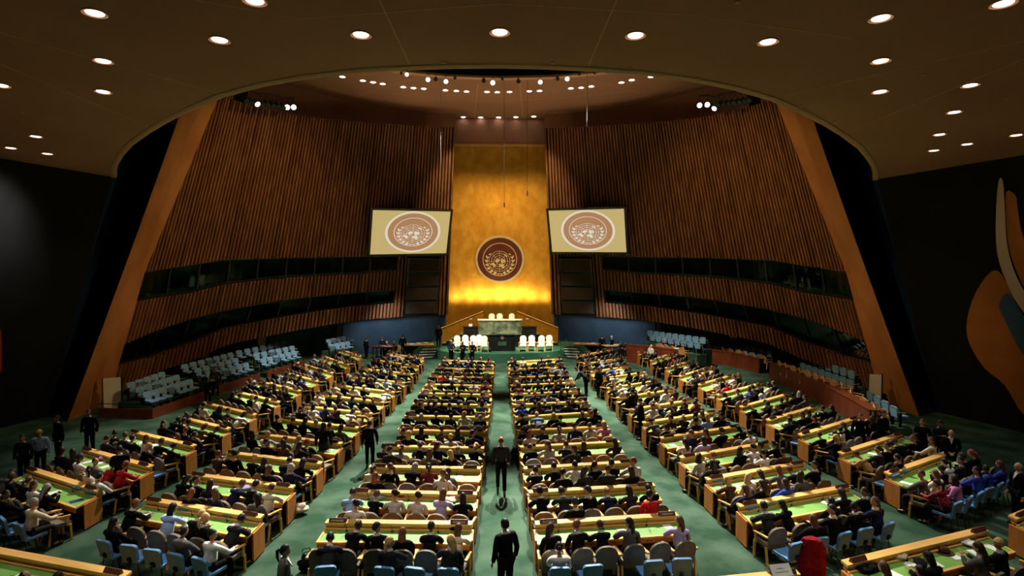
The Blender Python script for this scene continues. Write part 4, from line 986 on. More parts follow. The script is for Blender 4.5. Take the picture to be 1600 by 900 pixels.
# tables beside the stage
def table(c, w_, d_, rz, h, mt, label, apron=.1):
    o = link('side_table', None, loc=c, rz=rz); tag(o, label, 'table')
    m = MB(); m.box(-w_ / 2, w_ / 2, -d_ / 2, d_ / 2, h - .05, h); link('table_top', m.mesh('table_top', mt), o)
    m = MB(); m.box(-w_ / 2 + .04, w_ / 2 - .04, -d_ / 2 + .04, d_ / 2 - .04, h - .05 - apron, h - .05); link('apron', m.mesh('apron', M_dgap), o)
    for sx in (-1, 1):
        for sy in (-1, 1): m = MB(); m.box(sx * (w_ / 2 - .1) - .03, sx * (w_ / 2 - .1) + .03, sy * (d_ / 2 - .08) - .03, sy * (d_ / 2 - .08) + .03, 0, h - .05); link('leg', m.mesh('leg', M_metal), o)
    return o
def papers(c, w_, d_, rz, z, n, label, grp, mats=(None,), seed=0):
    r = random.Random(seed)
    for k in range(n):
        x, y = r.uniform(-w_ / 2 + .15, w_ / 2 - .15), r.uniform(-d_ / 2 + .15, d_ / 2 - .15)
        m = MB(); m.box(-.15, .15, -.105, .105, 0, .006 + .002 * k); o = link('paper_sheet', m.mesh('paper_sheet', mats[k % len(mats)]))
        o.matrix_world = Matrix.Translation(c) @ Matrix.Rotation(rz, 4, 'Z') @ Matrix.Translation((x, y, z + .001 + .009 * k)) @ Matrix.Rotation(r.uniform(-.5, .5), 4, 'Z')
        tag(o, label, 'paper', grp)
ca = P(654, 553, 0); table(ca, 2.5, 1.0, .12, .8, M_oak, 'light wooden table strewn with papers left of the stage steps')
papers(ca, 2.4, .9, .12, .8, 12, 'white sheet lying on the table left of the stage', 'sheets on the table left of the stage', (M_paper, M_oak, M_paper), 3)
cb = P(921, 552, 0); table(cb, 2.6, 1.0, -.12, .8, M_oakd, 'orange wooden table with papers right of the stage steps')
papers(cb, 2.4, .9, -.12, .8, 5, 'white sheet lying on the table right of the stage', 'sheets on the table right of the stage', (M_paper,), 5)
cc_ = P(968, 536, 0); cc_ = Vector((9.0, 45.4, 0)); table(cc_, 1.7, .9, .25, .95, M_oak, 'small wooden table right of the stage near the blue wall')
papers(cc_, 1.5, .8, .25, .95, 4, 'white sheet on the small table near the right blue wall', 'sheets on the small right table', (M_paper,), 6)
cd_ = Vector((-9.1, 45.2, 0)); table(cd_, 1.7, .9, -.2, .95, M_mahog, 'small red-brown table left of the stage near the blue wall')
papers(cd_, 1.5, .8, -.2, .95, 5, 'white sheet on the small table near the left blue wall', 'sheets on the small left table', (M_paper,), 8)
for k, (x, y) in enumerate([(714.2, 549), (727, 548), (740, 549), (750, 547.5), (757, 549.5), (817, 549), (830.5, 548.5), (845.5, 549), (858, 548)]):
    q = P(x, y, ST); q.z = ST + .001; q.y = min(q.y, 45.1)
    place('stage_armchair_1', DAIS, q, math.pi + (.15 if k < 5 else -.15) + random.uniform(-.15, .15), 'cream high-backed armchair on the stage, %s from the %s' % (ordn(k if k < 5 else k - 5), 'left, left of the rostrum' if k < 5 else 'rostrum, right of the rostrum'), 'armchair', 'cream armchairs on the stage')
for k, x in enumerate((-.68, -.02, .98)):
    place('stage_armchair_1', DAIS, (x, 47.35, ST + 1.421), math.pi, 'cream armchair behind the green marble desk, %s from the left' % ordn(k), 'armchair', 'cream armchairs behind the marble desk')

# ================================================================== PEOPLE
def skin_mesh(V, EDG, R, sub=1):
    me = bpy.data.meshes.new('sk'); me.from_pydata([tuple(v) for v in V], EDG, [])
    o = bpy.data.objects.new('sk', me); COL.objects.link(o)
    md = o.modifiers.new('s', 'SKIN'); md.use_smooth_shade = True; md.branch_smoothing = .6
    for i, r in enumerate(R):
        d = me.skin_vertices[0].data[i]; d.radius = r if hasattr(r, '__len__') else (r, r); d.use_root = (i == 0)
    if sub: s_ = o.modifiers.new('u', 'SUBSURF'); s_.levels = sub; s_.render_levels = sub
    bpy.context.view_layer.update()
    m2 = bpy.data.meshes.new_from_object(o.evaluated_get(bpy.context.evaluated_depsgraph_get()))
    mb = MB(); mb.add([tuple(v.co) for v in m2.vertices], [tuple(p.vertices) for p in m2.polygons])
    bpy.data.objects.remove(o); bpy.data.meshes.remove(m2); bpy.data.meshes.remove(me); return mb
def head_fn(q):
    # skull: narrower jaw, chin forward, flat face
    x, y, z = q
    if z < 0: k = 1 + z * .32; x *= k; y = y * (1 + z * .12) + (-z) * .08
    if y > .6 and abs(x) < .28 and -.38 < z < .12: y += .17 * (1 - abs(x) / .28) * (1 - abs(z + .14) / .26)   # nose
    if y > .75 and .1 < z < .25: y *= .97
    return Vector((x, y, z))
def head(c, R, fine):
    m = MB(); n_, k_ = (16, 12) if fine else (10, 8)
    m.ell(c, (.076, .096, .118), n_, k_, 0, R, head_fn)
    for s in (-1, 1):
        m.ell(Vector(c) + R @ Vector((s * .077, -.005, -.01)), (.012, .022, .032), 6, 5, 0, R)
        if fine:
            m.ell(Vector(c) + R @ Vector((s * .03, .087, .012)), (.012, .006, .006), 6, 4, 1, R)
            m.box(s * .03 - .015, s * .03 + .015, .088, .094, .03, .036, 2, Matrix.Translation(c) @ R.to_4x4())
    if fine: m.box(-.022, .022, .092, .098, -.058, -.050, 3, Matrix.Translation(c) @ R.to_4x4())
    return m
def hair_mesh(c, R, style, fine=True):
    m = MB(); n_, k_ = (14, 10) if fine else (10, 7)
    r = (.086, .106, .128)
    lo = {'short': -.30, 'long': -.95, 'tail': -.35, 'bun': -.25, 'bald': -.15, 'curly': -.7}[style]
    bump = .16 if style == 'curly' else .03
    rr_ = random.Random(style)
    vs = []; fs = []
    for j in range(k_ + 1):
        t = math.pi * j / k_ * .80
        for k in range(n_):
            a = 2 * math.pi * k / n_
            q = Vector((math.sin(t) * math.cos(a), math.sin(t) * math.sin(a), math.cos(t)))
            lim = .42 if q.y > .45 else (.42 + (lo - .42) * min(1, (.45 - q.y) / .75))
            z = max(q.z, lim)
            if q.z < lim: q = Vector((q.x * .97, q.y * .97, z))
            if style == 'bald' and q.z > .35: q *= .91
            q *= 1 + bump * (rr_.random() - .35) * (1 if style == 'curly' else .6)
            vs.append(Vector((q.x * r[0], q.y * r[1] - .006, q.z * r[2])))
    for j in range(k_):
        for k in range(n_): k2 = (k + 1) % n_; fs.append((j * n_ + k, (j + 1) * n_ + k, (j + 1) * n_ + k2, j * n_ + k2))
    m.add([R @ v + Vector(c) for v in vs], fs)
    if style in ('long', 'curly'):
        pts = [((0, -.055, .02), .080), ((0, -.085, -.10), .088), ((0, -.095, -.20), .082), ((0, -.09, -.30), .05)]
        b = MB()
        ring = []; 
        for (p, w_) in pts:
            for k in range(8):
                a = 2 * math.pi * k / 8; ring.append(R @ Vector((math.cos(a) * w_, p[1] + math.sin(a) * .04, p[2])) + Vector(c))
        f2 = [(i * 8 + k, i * 8 + (k + 1) % 8, (i + 1) * 8 + (k + 1) % 8, (i + 1) * 8 + k) for i in range(3) for k in range(8)] + [tuple(range(24, 32))]
        m.add(ring, f2)
    if style == 'tail': m.tube([R @ Vector(p) + Vector(c) for p in ((0, -.1, .04), (0, -.15, .0), (0, -.15, -.12), (0, -.12, -.24))], [.03, .036, .03, .008], 7)
    if style == 'bun': m.ell(R @ Vector((0, -.11, .04)) + Vector(c), (.042, .038, .042), 8, 6)
    return m
def hand(w, d, up, s):
    d = d.normalized(); side = d.cross(up).normalized() * s; up = side.cross(d).normalized() * s
    m = MB(); M3 = Matrix((side, d, up)).transposed()
    m.ell(w + d * .045, (.038, .052, .016), 8, 6, 0, M3)
    for k, (x, l) in enumerate(((-.028, .062), (-.010, .072), (.009, .068), (.026, .052))):
        b = w + d * .082 + side * x; m.tube([b, b + d * l * .55 - up * .004, b + d * l - up * .022], [.0095, .0085, .006], 5)
    b = w + d * .03 - side * .034; m.tube([b, b - side * .026 + d * .024, b - side * .03 + d * .055 - up * .008], [.011, .010, .007], 5)
    return m
def pose_points(kind):
    """joints in metres, person faces +y, origin on the floor under the hips"""
    V = Vector
    seat = dict(pel=V((0, 0, .56)), waist=V((0, .0, .72)), chest=V((0, .03, .92)), nb=V((0, .04, 1.06)), nt=V((0, .06, 1.15)), hd=V((0, .075, 1.225)),
                sh=V((.175, .03, 1.01)), el=V((.225, .10, .76)), wr=V((.13, .33, .70)), hip=V((.09, .04, .55)), kn=V((.11, .44, .53)), an=V((.11, .42, .10)), toe=V((.12, .58, .04)))
    d = {k: v.copy() for k, v in seat.items()}; hy = 0; hp = 0; asym = {}
    if kind == 'write':
        for k, (y, z) in dict(waist=(.05, 0), chest=(.15, -.04), nb=(.22, -.08), nt=(.29, -.11), hd=(.33, -.13), sh=(.19, -.07)).items(): d[k] += V((0, y, z))
        d['el'] = V((.25, .34, .80)); d['wr'] = V((.09, .54, .785)); hp = -28
    elif kind == 'lean':
        for k, (y, z) in dict(waist=(.03, 0), chest=(.08, -.02), nb=(.12, -.03), nt=(.15, -.04), hd=(.17, -.04), sh=(.10, -.03)).items(): d[k] += V((0, y, z))
        d['el'] = V((.24, .33, .80)); d['wr'] = V((.12, .52, .80)); hp = -8
    elif kind == 'turn': hy = 65; asym = {'elR': V((.30, .25, .80)), 'wrR': V((.2, .48, .79))}; d['chest'] += V((.02, 0, 0))
    elif kind == 'turnl': hy = -60; asym = {'elL': V((-.30, .25, .80)), 'wrL': V((-.2, .48, .79))}
    elif kind == 'phone': d['el'] = V((.22, .20, .86)); d['wr'] = V((.07, .32, 1.0)); hp = -12
    elif kind == 'back':
        for k, (y, z) in dict(waist=(-.06, 0), chest=(-.11, -.02), nb=(-.13, -.03), nt=(-.12, -.03), hd=(-.10, -.03), sh=(-.13, -.03)).items(): d[k] += V((0, y, z))
        d['wr'] = V((.05, .28, .66))
    elif kind in ('stand', 'clasp', 'walk', 'standphone', 'bent'):
        d = dict(pel=V((0, 0, .93)), waist=V((0, .0, 1.09)), chest=V((0, 0, 1.29)), nb=V((0, -.005, 1.44)), nt=V((0, .015, 1.52)), hd=V((0, .03, 1.60)),
                 sh=V((.18, 0, 1.40)), el=V((.25, -.03, 1.12)), wr=V((.26, .06, .86)), hip=V((.09, 0, .90)), kn=V((.10, .02, .50)), an=V((.10, -.02, .09)), toe=V((.12, .13, .035)))
        if kind == 'clasp': d['wr'] = V((.05, .20, 1.0)); d['el'] = V((.25, .0, 1.12))
        if kind == 'standphone': d['wr'] = V((.06, .27, 1.22)); d['el'] = V((.22, .07, 1.13)); hp = -15
        if kind == 'walk': asym = {'knL': V((-.10, .16, .52)), 'anL': V((-.10, .14, .12)), 'toeL': V((-.10, .29, .06)), 'knR': V((.10, .03, .50)), 'anR': V((.10, -.22, .13)), 'toeR': V((.10, -.09, .04)), 'wrR': V((.25, .16, .88)), 'wrL': V((-.25, -.12, .88))}
        if kind == 'bent':
            for k, (y, z) in dict(waist=(.08, -.03), chest=(.27, -.10), nb=(.42, -.14), nt=(.50, -.16), hd=(.57, -.15), sh=(.36, -.12)).items(): d[k] += V((0, y, z))
            d['el'] = V((.25, .45, 1.0)); d['wr'] = V((.16, .62, .80)); hp = -40
    J = {k: d[k] for k in ('pel', 'waist', 'chest', 'nb', 'nt', 'hd')}
    for k in ('sh', 'el', 'wr', 'hip', 'kn', 'an', 'toe'):
        for s, S in ((1, 'R'), (-1, 'L')): J[k + S] = asym.get(k + S, Vector((d[k].x * s, d[k].y, d[k].z)))
    return J, hy, hp
PCACHE = {}
def pose_parts(kind, skirt=False):
    if (kind, skirt) in PCACHE: return PCACHE[(kind, skirt)]
    J, hy, hp = pose_points(kind)
    R = Matrix.Rotation(math.radians(-hy), 3, 'Z') @ Matrix.Rotation(math.radians(hp), 3, 'X')
    def build(names, edges, rad): idx = {n_: i for i, n_ in enumerate(names)}; return skin_mesh([J[n_] for n_ in names], [(idx[a], idx[b]) for a, b in edges], [rad[n_] for n_ in names])
    J['uc'] = J['chest'].lerp(J['nb'], .62)
    names = ['pel', 'waist', 'chest', 'uc', 'nb', 'nt'] + [a + b for b in 'RL' for a in ('sh', 'el', 'wr', 'hip', 'kn', 'an', 'toe')]
    E_ = [('pel', 'waist'), ('waist', 'chest'), ('chest', 'uc'), ('uc', 'nb'), ('nb', 'nt')]
    for S in 'RL': E_ += [('uc', 'sh' + S), ('sh' + S, 'el' + S), ('el' + S, 'wr' + S), ('pel', 'hip' + S), ('hip' + S, 'kn' + S), ('kn' + S, 'an' + S), ('an' + S, 'toe' + S)]
    rb = dict(pel=.10, waist=.09, chest=.095, uc=.07, nb=.05, nt=.048)
    for S in 'RL': rb.update({'sh' + S: .055, 'el' + S: .04, 'wr' + S: .027, 'hip' + S: .075, 'kn' + S: .052, 'an' + S: .036, 'toe' + S: .03})
    body = build(names, E_, rb); body.join(head(J['hd'], R, True))
    lowb = build(names, E_, rb); 
    lo = MB(); lo.join(lowb); lo.join(head(J['hd'], R, False))
    for s, S in ((1, 'R'), (-1, 'L')):
        d = (J['wr' + S] - J['el' + S]); body.join(hand(J['wr' + S], d + Vector((-s * .02, .08, 0)), Vector((0, 0, 1)) if abs(d.normalized().z) < .8 else Vector((s, 0, 0)), s))
        lo.ell(J['wr' + S] + d.normalized() * .05, (.03, .04, .025), 6, 5)
    jn = ['pel', 'waist', 'chest', 'uc', 'nb'] + [a + b for b in 'RL' for a in ('sh', 'el', 'wr')]
    JE = [('pel', 'waist'), ('waist', 'chest'), ('chest', 'uc'), ('uc', 'nb')]
    for S in 'RL': JE += [('uc', 'sh' + S), ('sh' + S, 'el' + S), ('el' + S, 'wr' + S)]
    rj = dict(pel=(.17, .15), waist=(.165, .15), chest=(.175, .155), uc=.125, nb=.082)
    for S in 'RL': rj.update({'sh' + S: .082, 'el' + S: .06, 'wr' + S: .044})
    Jw = {k: v.copy() for k, v in J.items()}
    for S in 'RL': J['wr' + S] = J['el' + S].lerp(J['wr' + S], .93)
    J['nb'] = J['chest'].lerp(J['nb'], .98)
    jacket = build(jn, JE, rj); J.update(Jw)
    tn = ['pel'] + [a + b for b in 'RL' for a in ('hip', 'kn', 'an')]; TE = []
    for S in 'RL': TE += [('pel', 'hip' + S), ('hip' + S, 'kn' + S)] + ([] if skirt else [('kn' + S, 'an' + S)])
    if skirt: tn = ['pel', 'hipR', 'knR', 'hipL', 'knL']
    rt = dict(pel=.135)
    for S in 'RL': rt.update({'hip' + S: .10, 'kn' + S: .095 if skirt else .072, 'an' + S: .06})
    trousers = build(tn, TE, rt)
    shoes = MB()
    for S in 'RL':
        a, t = J['an' + S], J['toe' + S]; c = a.lerp(t, .5); c.z = max(.045, c.z - .02)
        dd = (t - a); dd.z = 0; ang = math.atan2(dd.y, dd.x) - math.pi / 2
        shoes.ell(c, (.045, .135, .045), 8, 6, 0, Matrix.Rotation(ang, 3, 'Z'))
    shirt = MB()      # light collar and shirt front, seen from ahead
    c = J['chest']; u = (J['nb'] - J['chest']).normalized(); f = Vector((0, 1, 0)); f = (f - u * f.dot(u)).normalized()
    o_ = c.lerp(J['nb'], .15) + f * .172
    t_ = J['nb'] + f * .085 + u * .0
    shirt.add([o_ - u * .05, t_ + Vector((.05, 0, 0)), t_ - Vector((.05, 0, 0)), o_ - u * .05 - f * .03, t_ + Vector((.05, 0, 0)) - f * .05, t_ - Vector((.05, 0, 0)) - f * .05], [(0, 1, 2), (5, 4, 3), (0, 3, 4, 1), (1, 4, 5, 2), (2, 5, 3, 0)])
    nb = J['nt'].lerp(J['nb'], .65); shirt.tube([nb - u * .03, nb + u * .02], [.07, .062], 10)
    PCACHE[(kind, skirt)] = dict(body=body, low=lo, jacket=jacket, trousers=trousers, shoes=shoes, shirt=shirt, J=J, R=R)
    return PCACHE[(kind, skirt)]
CLO = {'black': (.0055, .0055, .0065), 'navy': (.012, .014, .035), 'charcoal': (.02, .02, .022), 'grey': (.085, .08, .078), 'brown': (.07, .035, .02), 'white': (.72, .68, .62), 'cream': (.62, .52, .36),
       'red': (.42, .015, .02), 'blue': (.03, .06, .32), 'light blue': (.30, .42, .70), 'pink': (.60, .22, .40), 'camel': (.42, .27, .11), 'maroon': (.13, .015, .015), 'olive': (.09, .085, .03), 'lilac': (.40, .34, .55)}
M_clo = {k: mat('cloth_' + k.replace(' ', '_'), v, .85, noise=((12, 12, 12), tuple(min(1, c * 1.25 + .002) for c in v)), spec=.04) for k, v in CLO.items()}
def plaid():
    m = mat('cloth_plaid', (.4, .02, .02), .85); nt = m.node_tree; b = nt.nodes['Principled BSDF']
    tc = nt.nodes.new('ShaderNodeTexCoord'); ck = nt.nodes.new('ShaderNodeTexChecker'); ck.inputs['Scale'].default_value = 16
    ck.inputs['Color1'].default_value = (.45, .02, .02, 1); ck.inputs['Color2'].default_value = (.05, .005, .01, 1)
    nt.links.new(tc.outputs['Object'], ck.inputs[0]); nt.links.new(ck.outputs[0], b.inputs['Base Color']); return m
M_clo['red plaid'] = plaid()
HAIRC = {'black-haired': (.008, .006, .005), 'dark-haired': (.022, .011, .007), 'brown-haired': (.085, .036, .015), 'auburn-haired': (.17, .05, .015), 'blond': (.50, .30, .11), 'grey-haired': (.30, .28, .25)}
M_hair = {k: mat('hair_' + k.split('-')[0], v, .55, noise=((30, 30, 12), tuple(c * 1.5 for c in v)), spec=.3) for k, v in HAIRC.items()}
SKIN = [(.62, .34, .20), (.52, .27, .15), (.36, .17, .085), (.15, .065, .035)]
M_skin = [mat('skin_tone', c, .6, noise=((20, 20, 20), tuple(x * .92 for x in c)), spec=.3) for c in SKIN]
M_eye = mat('eye_white', (.6, .6, .58), .3, noise=((9, 9, 9), (.65, .65, .62))); M_brow = mat('eyebrow', (.02, .012, .008), .7, noise=((9, 9, 9), (.03, .018, .012))); M_lip = mat('lips', (.35, .10, .08), .5, noise=((9, 9, 9), (.38, .12, .09)))
M_shoe = mat('black_shoe_leather', (.012, .01, .01), .4, noise=((9, 9, 9), (.02, .017, .015)))
MESH = {}
def cm(key, fn):
    if key not in MESH: MESH[key] = fn()
    return MESH[key]
GARM = {'write': 'bent over the desk', 'lean': 'leaning on the desk', 'turn': 'turned to the right', 'turnl': 'turned to the left', 'phone': 'holding hands up', 'back': 'leaning back', 'stand': 'standing', 'clasp': 'standing with hands together', 'walk': 'walking', 'standphone': 'standing', 'bent': 'bending over'}
def person(loc, rz, pose, top, bottom, hairc, style, skin, label, group, detail=2, skirt=False, scale=1.0, z=0, parent_kind=None):
    pp = pose_parts(pose, skirt)
    ms = [M_skin[skin], M_eye, M_brow, M_lip]
    hm = cm(('h', pose, style, hairc, skirt), lambda: hair_mesh(pp['J']['hd'], pp['R'], style).mesh('hair', M_hair[hairc], True))
    if detail == 2:
        o = link('person', cm(('b', pose, skirt, skin), lambda: pp['body'].mesh('person', ms, True)), None, loc, rz)
        link('jacket', cm(('j', pose, skirt, top), lambda: pp['jacket'].mesh('jacket', M_clo[top], True)), o)
        link('skirt' if skirt else 'trousers', cm(('t', pose, skirt, bottom), lambda: pp['trousers'].mesh('skirt' if skirt else 'trousers', M_clo[bottom], True)), o)
        link('shoes', cm(('s', pose, skirt), lambda: pp['shoes'].mesh('shoes', M_shoe, True)), o)
        if top in ('black', 'navy', 'charcoal', 'grey') and not skirt: link('shirt', cm(('c', pose), lambda: pp['shirt'].mesh('shirt', M_clo['white'], False)), o)
        link('hair', hm, o)
    else:
        def mk():
            m = MB(); m.join(pp['low']); m.join(pp['jacket'], None, 1); m.join(pp['trousers'], None, 2); m.join(pp['shoes'], None, 3)
            return m.mesh('person', [M_skin[skin], M_clo[top], M_clo[bottom], M_shoe], True)
        o = link('person', cm(('l', pose, skirt, skin, top, bottom), mk), None, loc, rz)
        link('hair', hm, o)
    o.scale = (scale,) * 3
    return tag(o, label, 'person', group)
def crowd_add(acc, M, pose, top, hairc, style, skin):
    pp = pose_parts(pose); mats = acc['mats']
    def mi(m):
        if m not in mats: mats.append(m)
        return mats.index(m)
    for part, m in (('low', M_skin[skin]), ('jacket', M_clo[top]), ('trousers', M_clo['black'])):
        acc['mb'].join(pp[part], M, 0); acc['mb'].m[-len(pp[part].f):] = [mi(m)] * len(pp[part].f)
    h = cm(('hmb', pose, style), lambda: hair_mesh(pp['J']['hd'], pp['R'], style, False)); acc['mb'].join(h, M, 0); acc['mb'].m[-len(h.f):] = [mi(M_hair[hairc])] * len(h.f)

rp = random.Random(21)
TOPW = ['black'] * 44 + ['navy'] * 8 + ['charcoal'] * 12 + ['grey'] * 8 + ['brown'] * 5 + ['white'] * 9 + ['cream'] * 3 + ['camel'] * 2 + ['red', 'maroon', 'blue', 'light blue', 'olive', 'lilac']
HAIRW = ['black-haired'] * 14 + ['dark-haired'] * 16 + ['brown-haired'] * 9 + ['auburn-haired'] * 3 + ['blond'] * 5 + ['grey-haired']
POSW = ['write'] * 5 + ['lean'] * 8 + ['turn'] * 4 + ['turnl'] * 4 + ['phone'] * 2 + ['back'] * 4
# people the photograph singles out: (block, row, seat from the aisle) -> overrides
OV = {('left centre block', 0, 5): None, ('left centre block', 0, 0): ('lean', 'cream', 'brown-haired', 'long', 0), ('left centre block', 0, 1): ('lean', 'black', 'black-haired', 'short', 2),
      ('left centre block', 0, 3): ('lean', 'black', 'black-haired', 'long', 1), ('left centre block', 0, 4): ('write', 'black', 'black-haired', 'bald', 3), ('left centre block', 0, 2): ('turnl', 'black', 'black-haired', 'long', 1),
      ('left centre block', 1, 0): ('lean', 'black', 'black-haired', 'long', 1), ('left centre block', 1, 1): ('lean', 'lilac', 'brown-haired', 'long', 0), ('left centre block', 1, 2): ('lean', 'charcoal', 'brown-haired', 'long', 0),
      ('left centre block', 1, 3): ('turnl', 'white', 'black-haired', 'bun', 0), ('left centre block', 1, 4): ('lean', 'black', 'brown-haired', 'short', 0),
      ('left centre block', 2, 2): ('lean', 'maroon', 'dark-haired', 'tail', 0), ('left centre block', 2, 0): None, ('left centre block', 3, 1): ('write', 'black', 'grey-haired', 'bald', 0),
      ('right centre block', 0, 0): ('turn', 'black', 'brown-haired', 'curly', 0), ('right centre block', 0, 1): ('turn', 'black', 'auburn-haired', 'short', 0), ('right centre block', 0, 2): ('lean', 'black', 'dark-haired', 'bald', 2),
      ('right centre block', 0, 3): ('turnl', 'black', 'auburn-haired', 'short', 0), ('right centre block', 0, 4): None, ('right centre block', 0, 5): ('turnl', 'lilac', 'brown-haired', 'curly', 0),
      ('right centre block', 1, 0): ('lean', 'black', 'black-haired', 'short', 1), ('right centre block', 1, 1): ('write', 'charcoal', 'dark-haired', 'short', 1), ('right centre block', 1, 2): ('turnl', 'black', 'black-haired', 'short', 0),
      ('right centre block', 1, 3): ('write', 'navy', 'auburn-haired', 'bald', 0), ('right centre block', 1, 4): ('lean', 'charcoal', 'black-haired', 'curly', 3),
      ('left block', 0, 0): ('write', 'charcoal', 'black-haired', 'short', 1), ('left block', 0, 1): ('turn', 'black', 'brown-haired', 'short', 0), ('left block', 0, 3): ('phone', 'grey', 'black-haired', 'long', 1),
      ('right block', 0, 0): ('lean', 'charcoal', 'black-haired', 'short', 1), ('right block', 0, 1): ('lean', 'black', 'black-haired', 'long', 0), ('right block', 0, 2): None,
      ('right block', 1, 0): ('lean', 'brown', 'blond', 'long', 0), ('right block', 1, 1): ('turn', 'cream', 'brown-haired', 'long', 0), ('right block', 1, 5): ('turnl', 'black', 'black-haired', 'short', 1),
      ('right block', 2, 4): ('phone', 'white', 'black-haired', 'bun', 0), ('far right block', 0, 0): ('turnl', 'grey', 'brown-haired', 'short', 1), ('far right block', 0, 1): ('back', 'white', 'brown-haired', 'long', 0),
      ('far right block', 1, 0): ('write', 'camel', 'brown-haired', 'short', 1), ('far left block', 1, 1): ('lean', 'red', 'auburn-haired', 'short', 0), ('far left block', 0, 2): ('turn', 'white', 'brown-haired', 'long', 0),
      ('far left block', 0, 0): None, ('left block', 3, 2): ('lean', 'white', 'blond', 'long', 0), ('left block', 2, 1): ('write', 'black', 'black-haired', 'short', 1), ('left block', 2, 3): ('lean', 'black', 'blond', 'short', 0)}
PEOPLE = []; CHAIRS = []
for s in SEATS:
    wp = s['M'] @ Vector((s['x'] - 1.20 * s['sh'], -1.20, 0)); s['p'] = wp; s['dist'] = wp.length
    CHAIRS.append(s)
    key = (s['blk'], s['row'], s['k'])
    ov = OV.get(key, 0)
    if ov is None: continue
    occ = .97 if s['row'] > 1 else .92
    if s['blk'] == 'front row': occ = .8
    if ov == 0:
        if rp.random() > occ: continue
        top = rp.choice(TOPW); ov = (rp.choice(POSW), top, rp.choice(HAIRW), rp.choice(['short'] * 6 + ['long'] * 5 + ['tail', 'bun', 'curly', 'bald']), rp.choice([0, 0, 0, 1, 1, 1, 2, 3]))
    PEOPLE.append(dict(s=s, p=wp, line=0, rz=s['rz'] + rp.uniform(-.25, .25), a=ov, dist=s['dist']))
# second line of blue chairs behind the nearer desks
BLUE = []
for (blk, i), (F_, L, rz, near) in LAYOUT.items():
    if blk == 'front row': continue
    n_ = max(2, int(L / .66)); d0 = (F_ @ Vector((L / 2, 0, 0))).length
    aend = DESKS[blk][1]; nr = len(DESKS[blk][2])
    for k in range(n_):
        first = i == 0
        p = .95 if first else (.58 if d0 < 27 else .3)
        if rp.random() > p: continue
        kk = (n_ - 1 - k) if aend == 1 else k
        x = (L - .3) / n_ * (k + .5) + .15; yy = -1.86 if first else -1.74; q = F_ @ Vector((x + (.1 if aend else -.1) + yy * SHR[(blk, i)], yy, 0))
        b = dict(blk=blk, row=i, n=nr, k=kk, aisle=DESKS[blk][0], p=q, rz=rz + rp.uniform(-.2, .2), dist=q.length, x=x)
        BLUE.append(b)
        if rp.random() < (.62 if first else .8):
            PEOPLE.append(dict(s=b, p=q, line=1, rz=b['rz'], a=(rp.choice(['back', 'back', 'phone', 'turn', 'turnl']), rp.choice(TOPW), rp.choice(HAIRW), rp.choice(['short'] * 5 + ['long'] * 5 + ['tail', 'bun', 'curly']), rp.choice([0, 0, 0, 1, 1, 2])), dist=b['dist']))
def place_words(s, line):
    if s['blk'] == 'front row': return '%s seat from the left, %s' % (ordn(s['k']), FRS[s['row']])
    return '%s%s from %s, %s row, %s' % ('rear ' if line else '', ordn(s['k']), s['aisle'], ordn(s['n'] - 1 - s['row']), s['blk'])
for x, y, top, hc, st, po in [(905, 868, 'white', 'black-haired', 'bun', 'back'), (535, 790, 'light blue', 'dark-haired', 'short', 'write'), (1474, 778, 'red plaid', 'dark-haired', 'tail', 'lean'), (1533, 768, 'pink', 'dark-haired', 'long', 'turn'),
        (1548, 745, 'blue', 'black-haired', 'long', 'turnl'), (1452, 742, 'white', 'brown-haired', 'long', 'back'), (165, 738, 'red', 'auburn-haired', 'short', 'lean'), (628, 798, 'white', 'black-haired', 'bun', 'turnl'), (662, 742, 'maroon', 'dark-haired', 'tail', 'lean'),
        (1148, 745, 'cream', 'blond', 'long', 'turn'), (1205, 728, 'white', 'black-haired', 'bun', 'phone'), (440, 680, 'white', 'blond', 'long', 'lean'), (588, 612, 'white', 'grey-haired', 'short', 'write'), (980, 603, 'white', 'grey-haired', 'bald', 'write'),
        (1037, 612, 'white', 'brown-haired', 'long', 'turn'), (955, 574, 'cream', 'brown-haired', 'short', 'lean'), (978, 566, 'white', 'blond', 'long', 'turnl'), (1090, 585, 'white', 'brown-haired', 'short', 'turn'), (955, 872, 'grey', 'dark-haired', 'bun', 'back'),
        (998, 850, 'grey', 'black-haired', 'long', 'turnl'), (870, 868, 'black', 'dark-haired', 'curly', 'turn'), (605, 862, 'charcoal', 'blond', 'long', 'turn'), (570, 845, 'black', 'dark-haired', 'short', 'turn'), (632, 852, 'black', 'auburn-haired', 'long', 'back'), (500, 850, 'charcoal', 'black-haired', 'short', 'write'),
        (268, 800, 'light blue', 'black-haired', 'long', 'lean'), (340, 800, 'black', 'blond', 'tail', 'back'), (30, 795, 'cream', 'grey-haired', 'short', 'turn'), (230, 712, 'black', 'blond', 'short', 'lean'), (1405, 700, 'black', 'dark-haired', 'short', 'lean'), (750, 655, 'navy', 'grey-haired', 'bald', 'write'),
        (945, 665, 'pink', 'blond', 'curly', 'lean'), (803, 640, 'blue', 'black-haired', 'short', 'lean'), (808, 605, 'maroon', 'dark-haired', 'long', 'lean'), (500, 640, 'blue', 'black-haired', 'short', 'lean')]:
    q = P(x, y, 1.1); c_ = min(PEOPLE, key=lambda d: (d['p'].x - q.x) ** 2 + (d['p'].y - q.y) ** 2 if not d.get('set') else 1e9)
    if math.hypot(c_['p'].x - q.x, c_['p'].y - q.y) < 1.1: c_['a'] = (po, top, hc, st, c_['a'][4] if hc == 'black-haired' else 0); c_['set'] = 1
PEOPLE.sort(key=lambda d: d['dist']); CHAIRS.sort(key=lambda d: d['dist']); BLUE.sort(key=lambda d: d['dist'])
STANDERS = 36; NP = 298 - STANDERS
acc = dict(mb=MB(), mats=[])
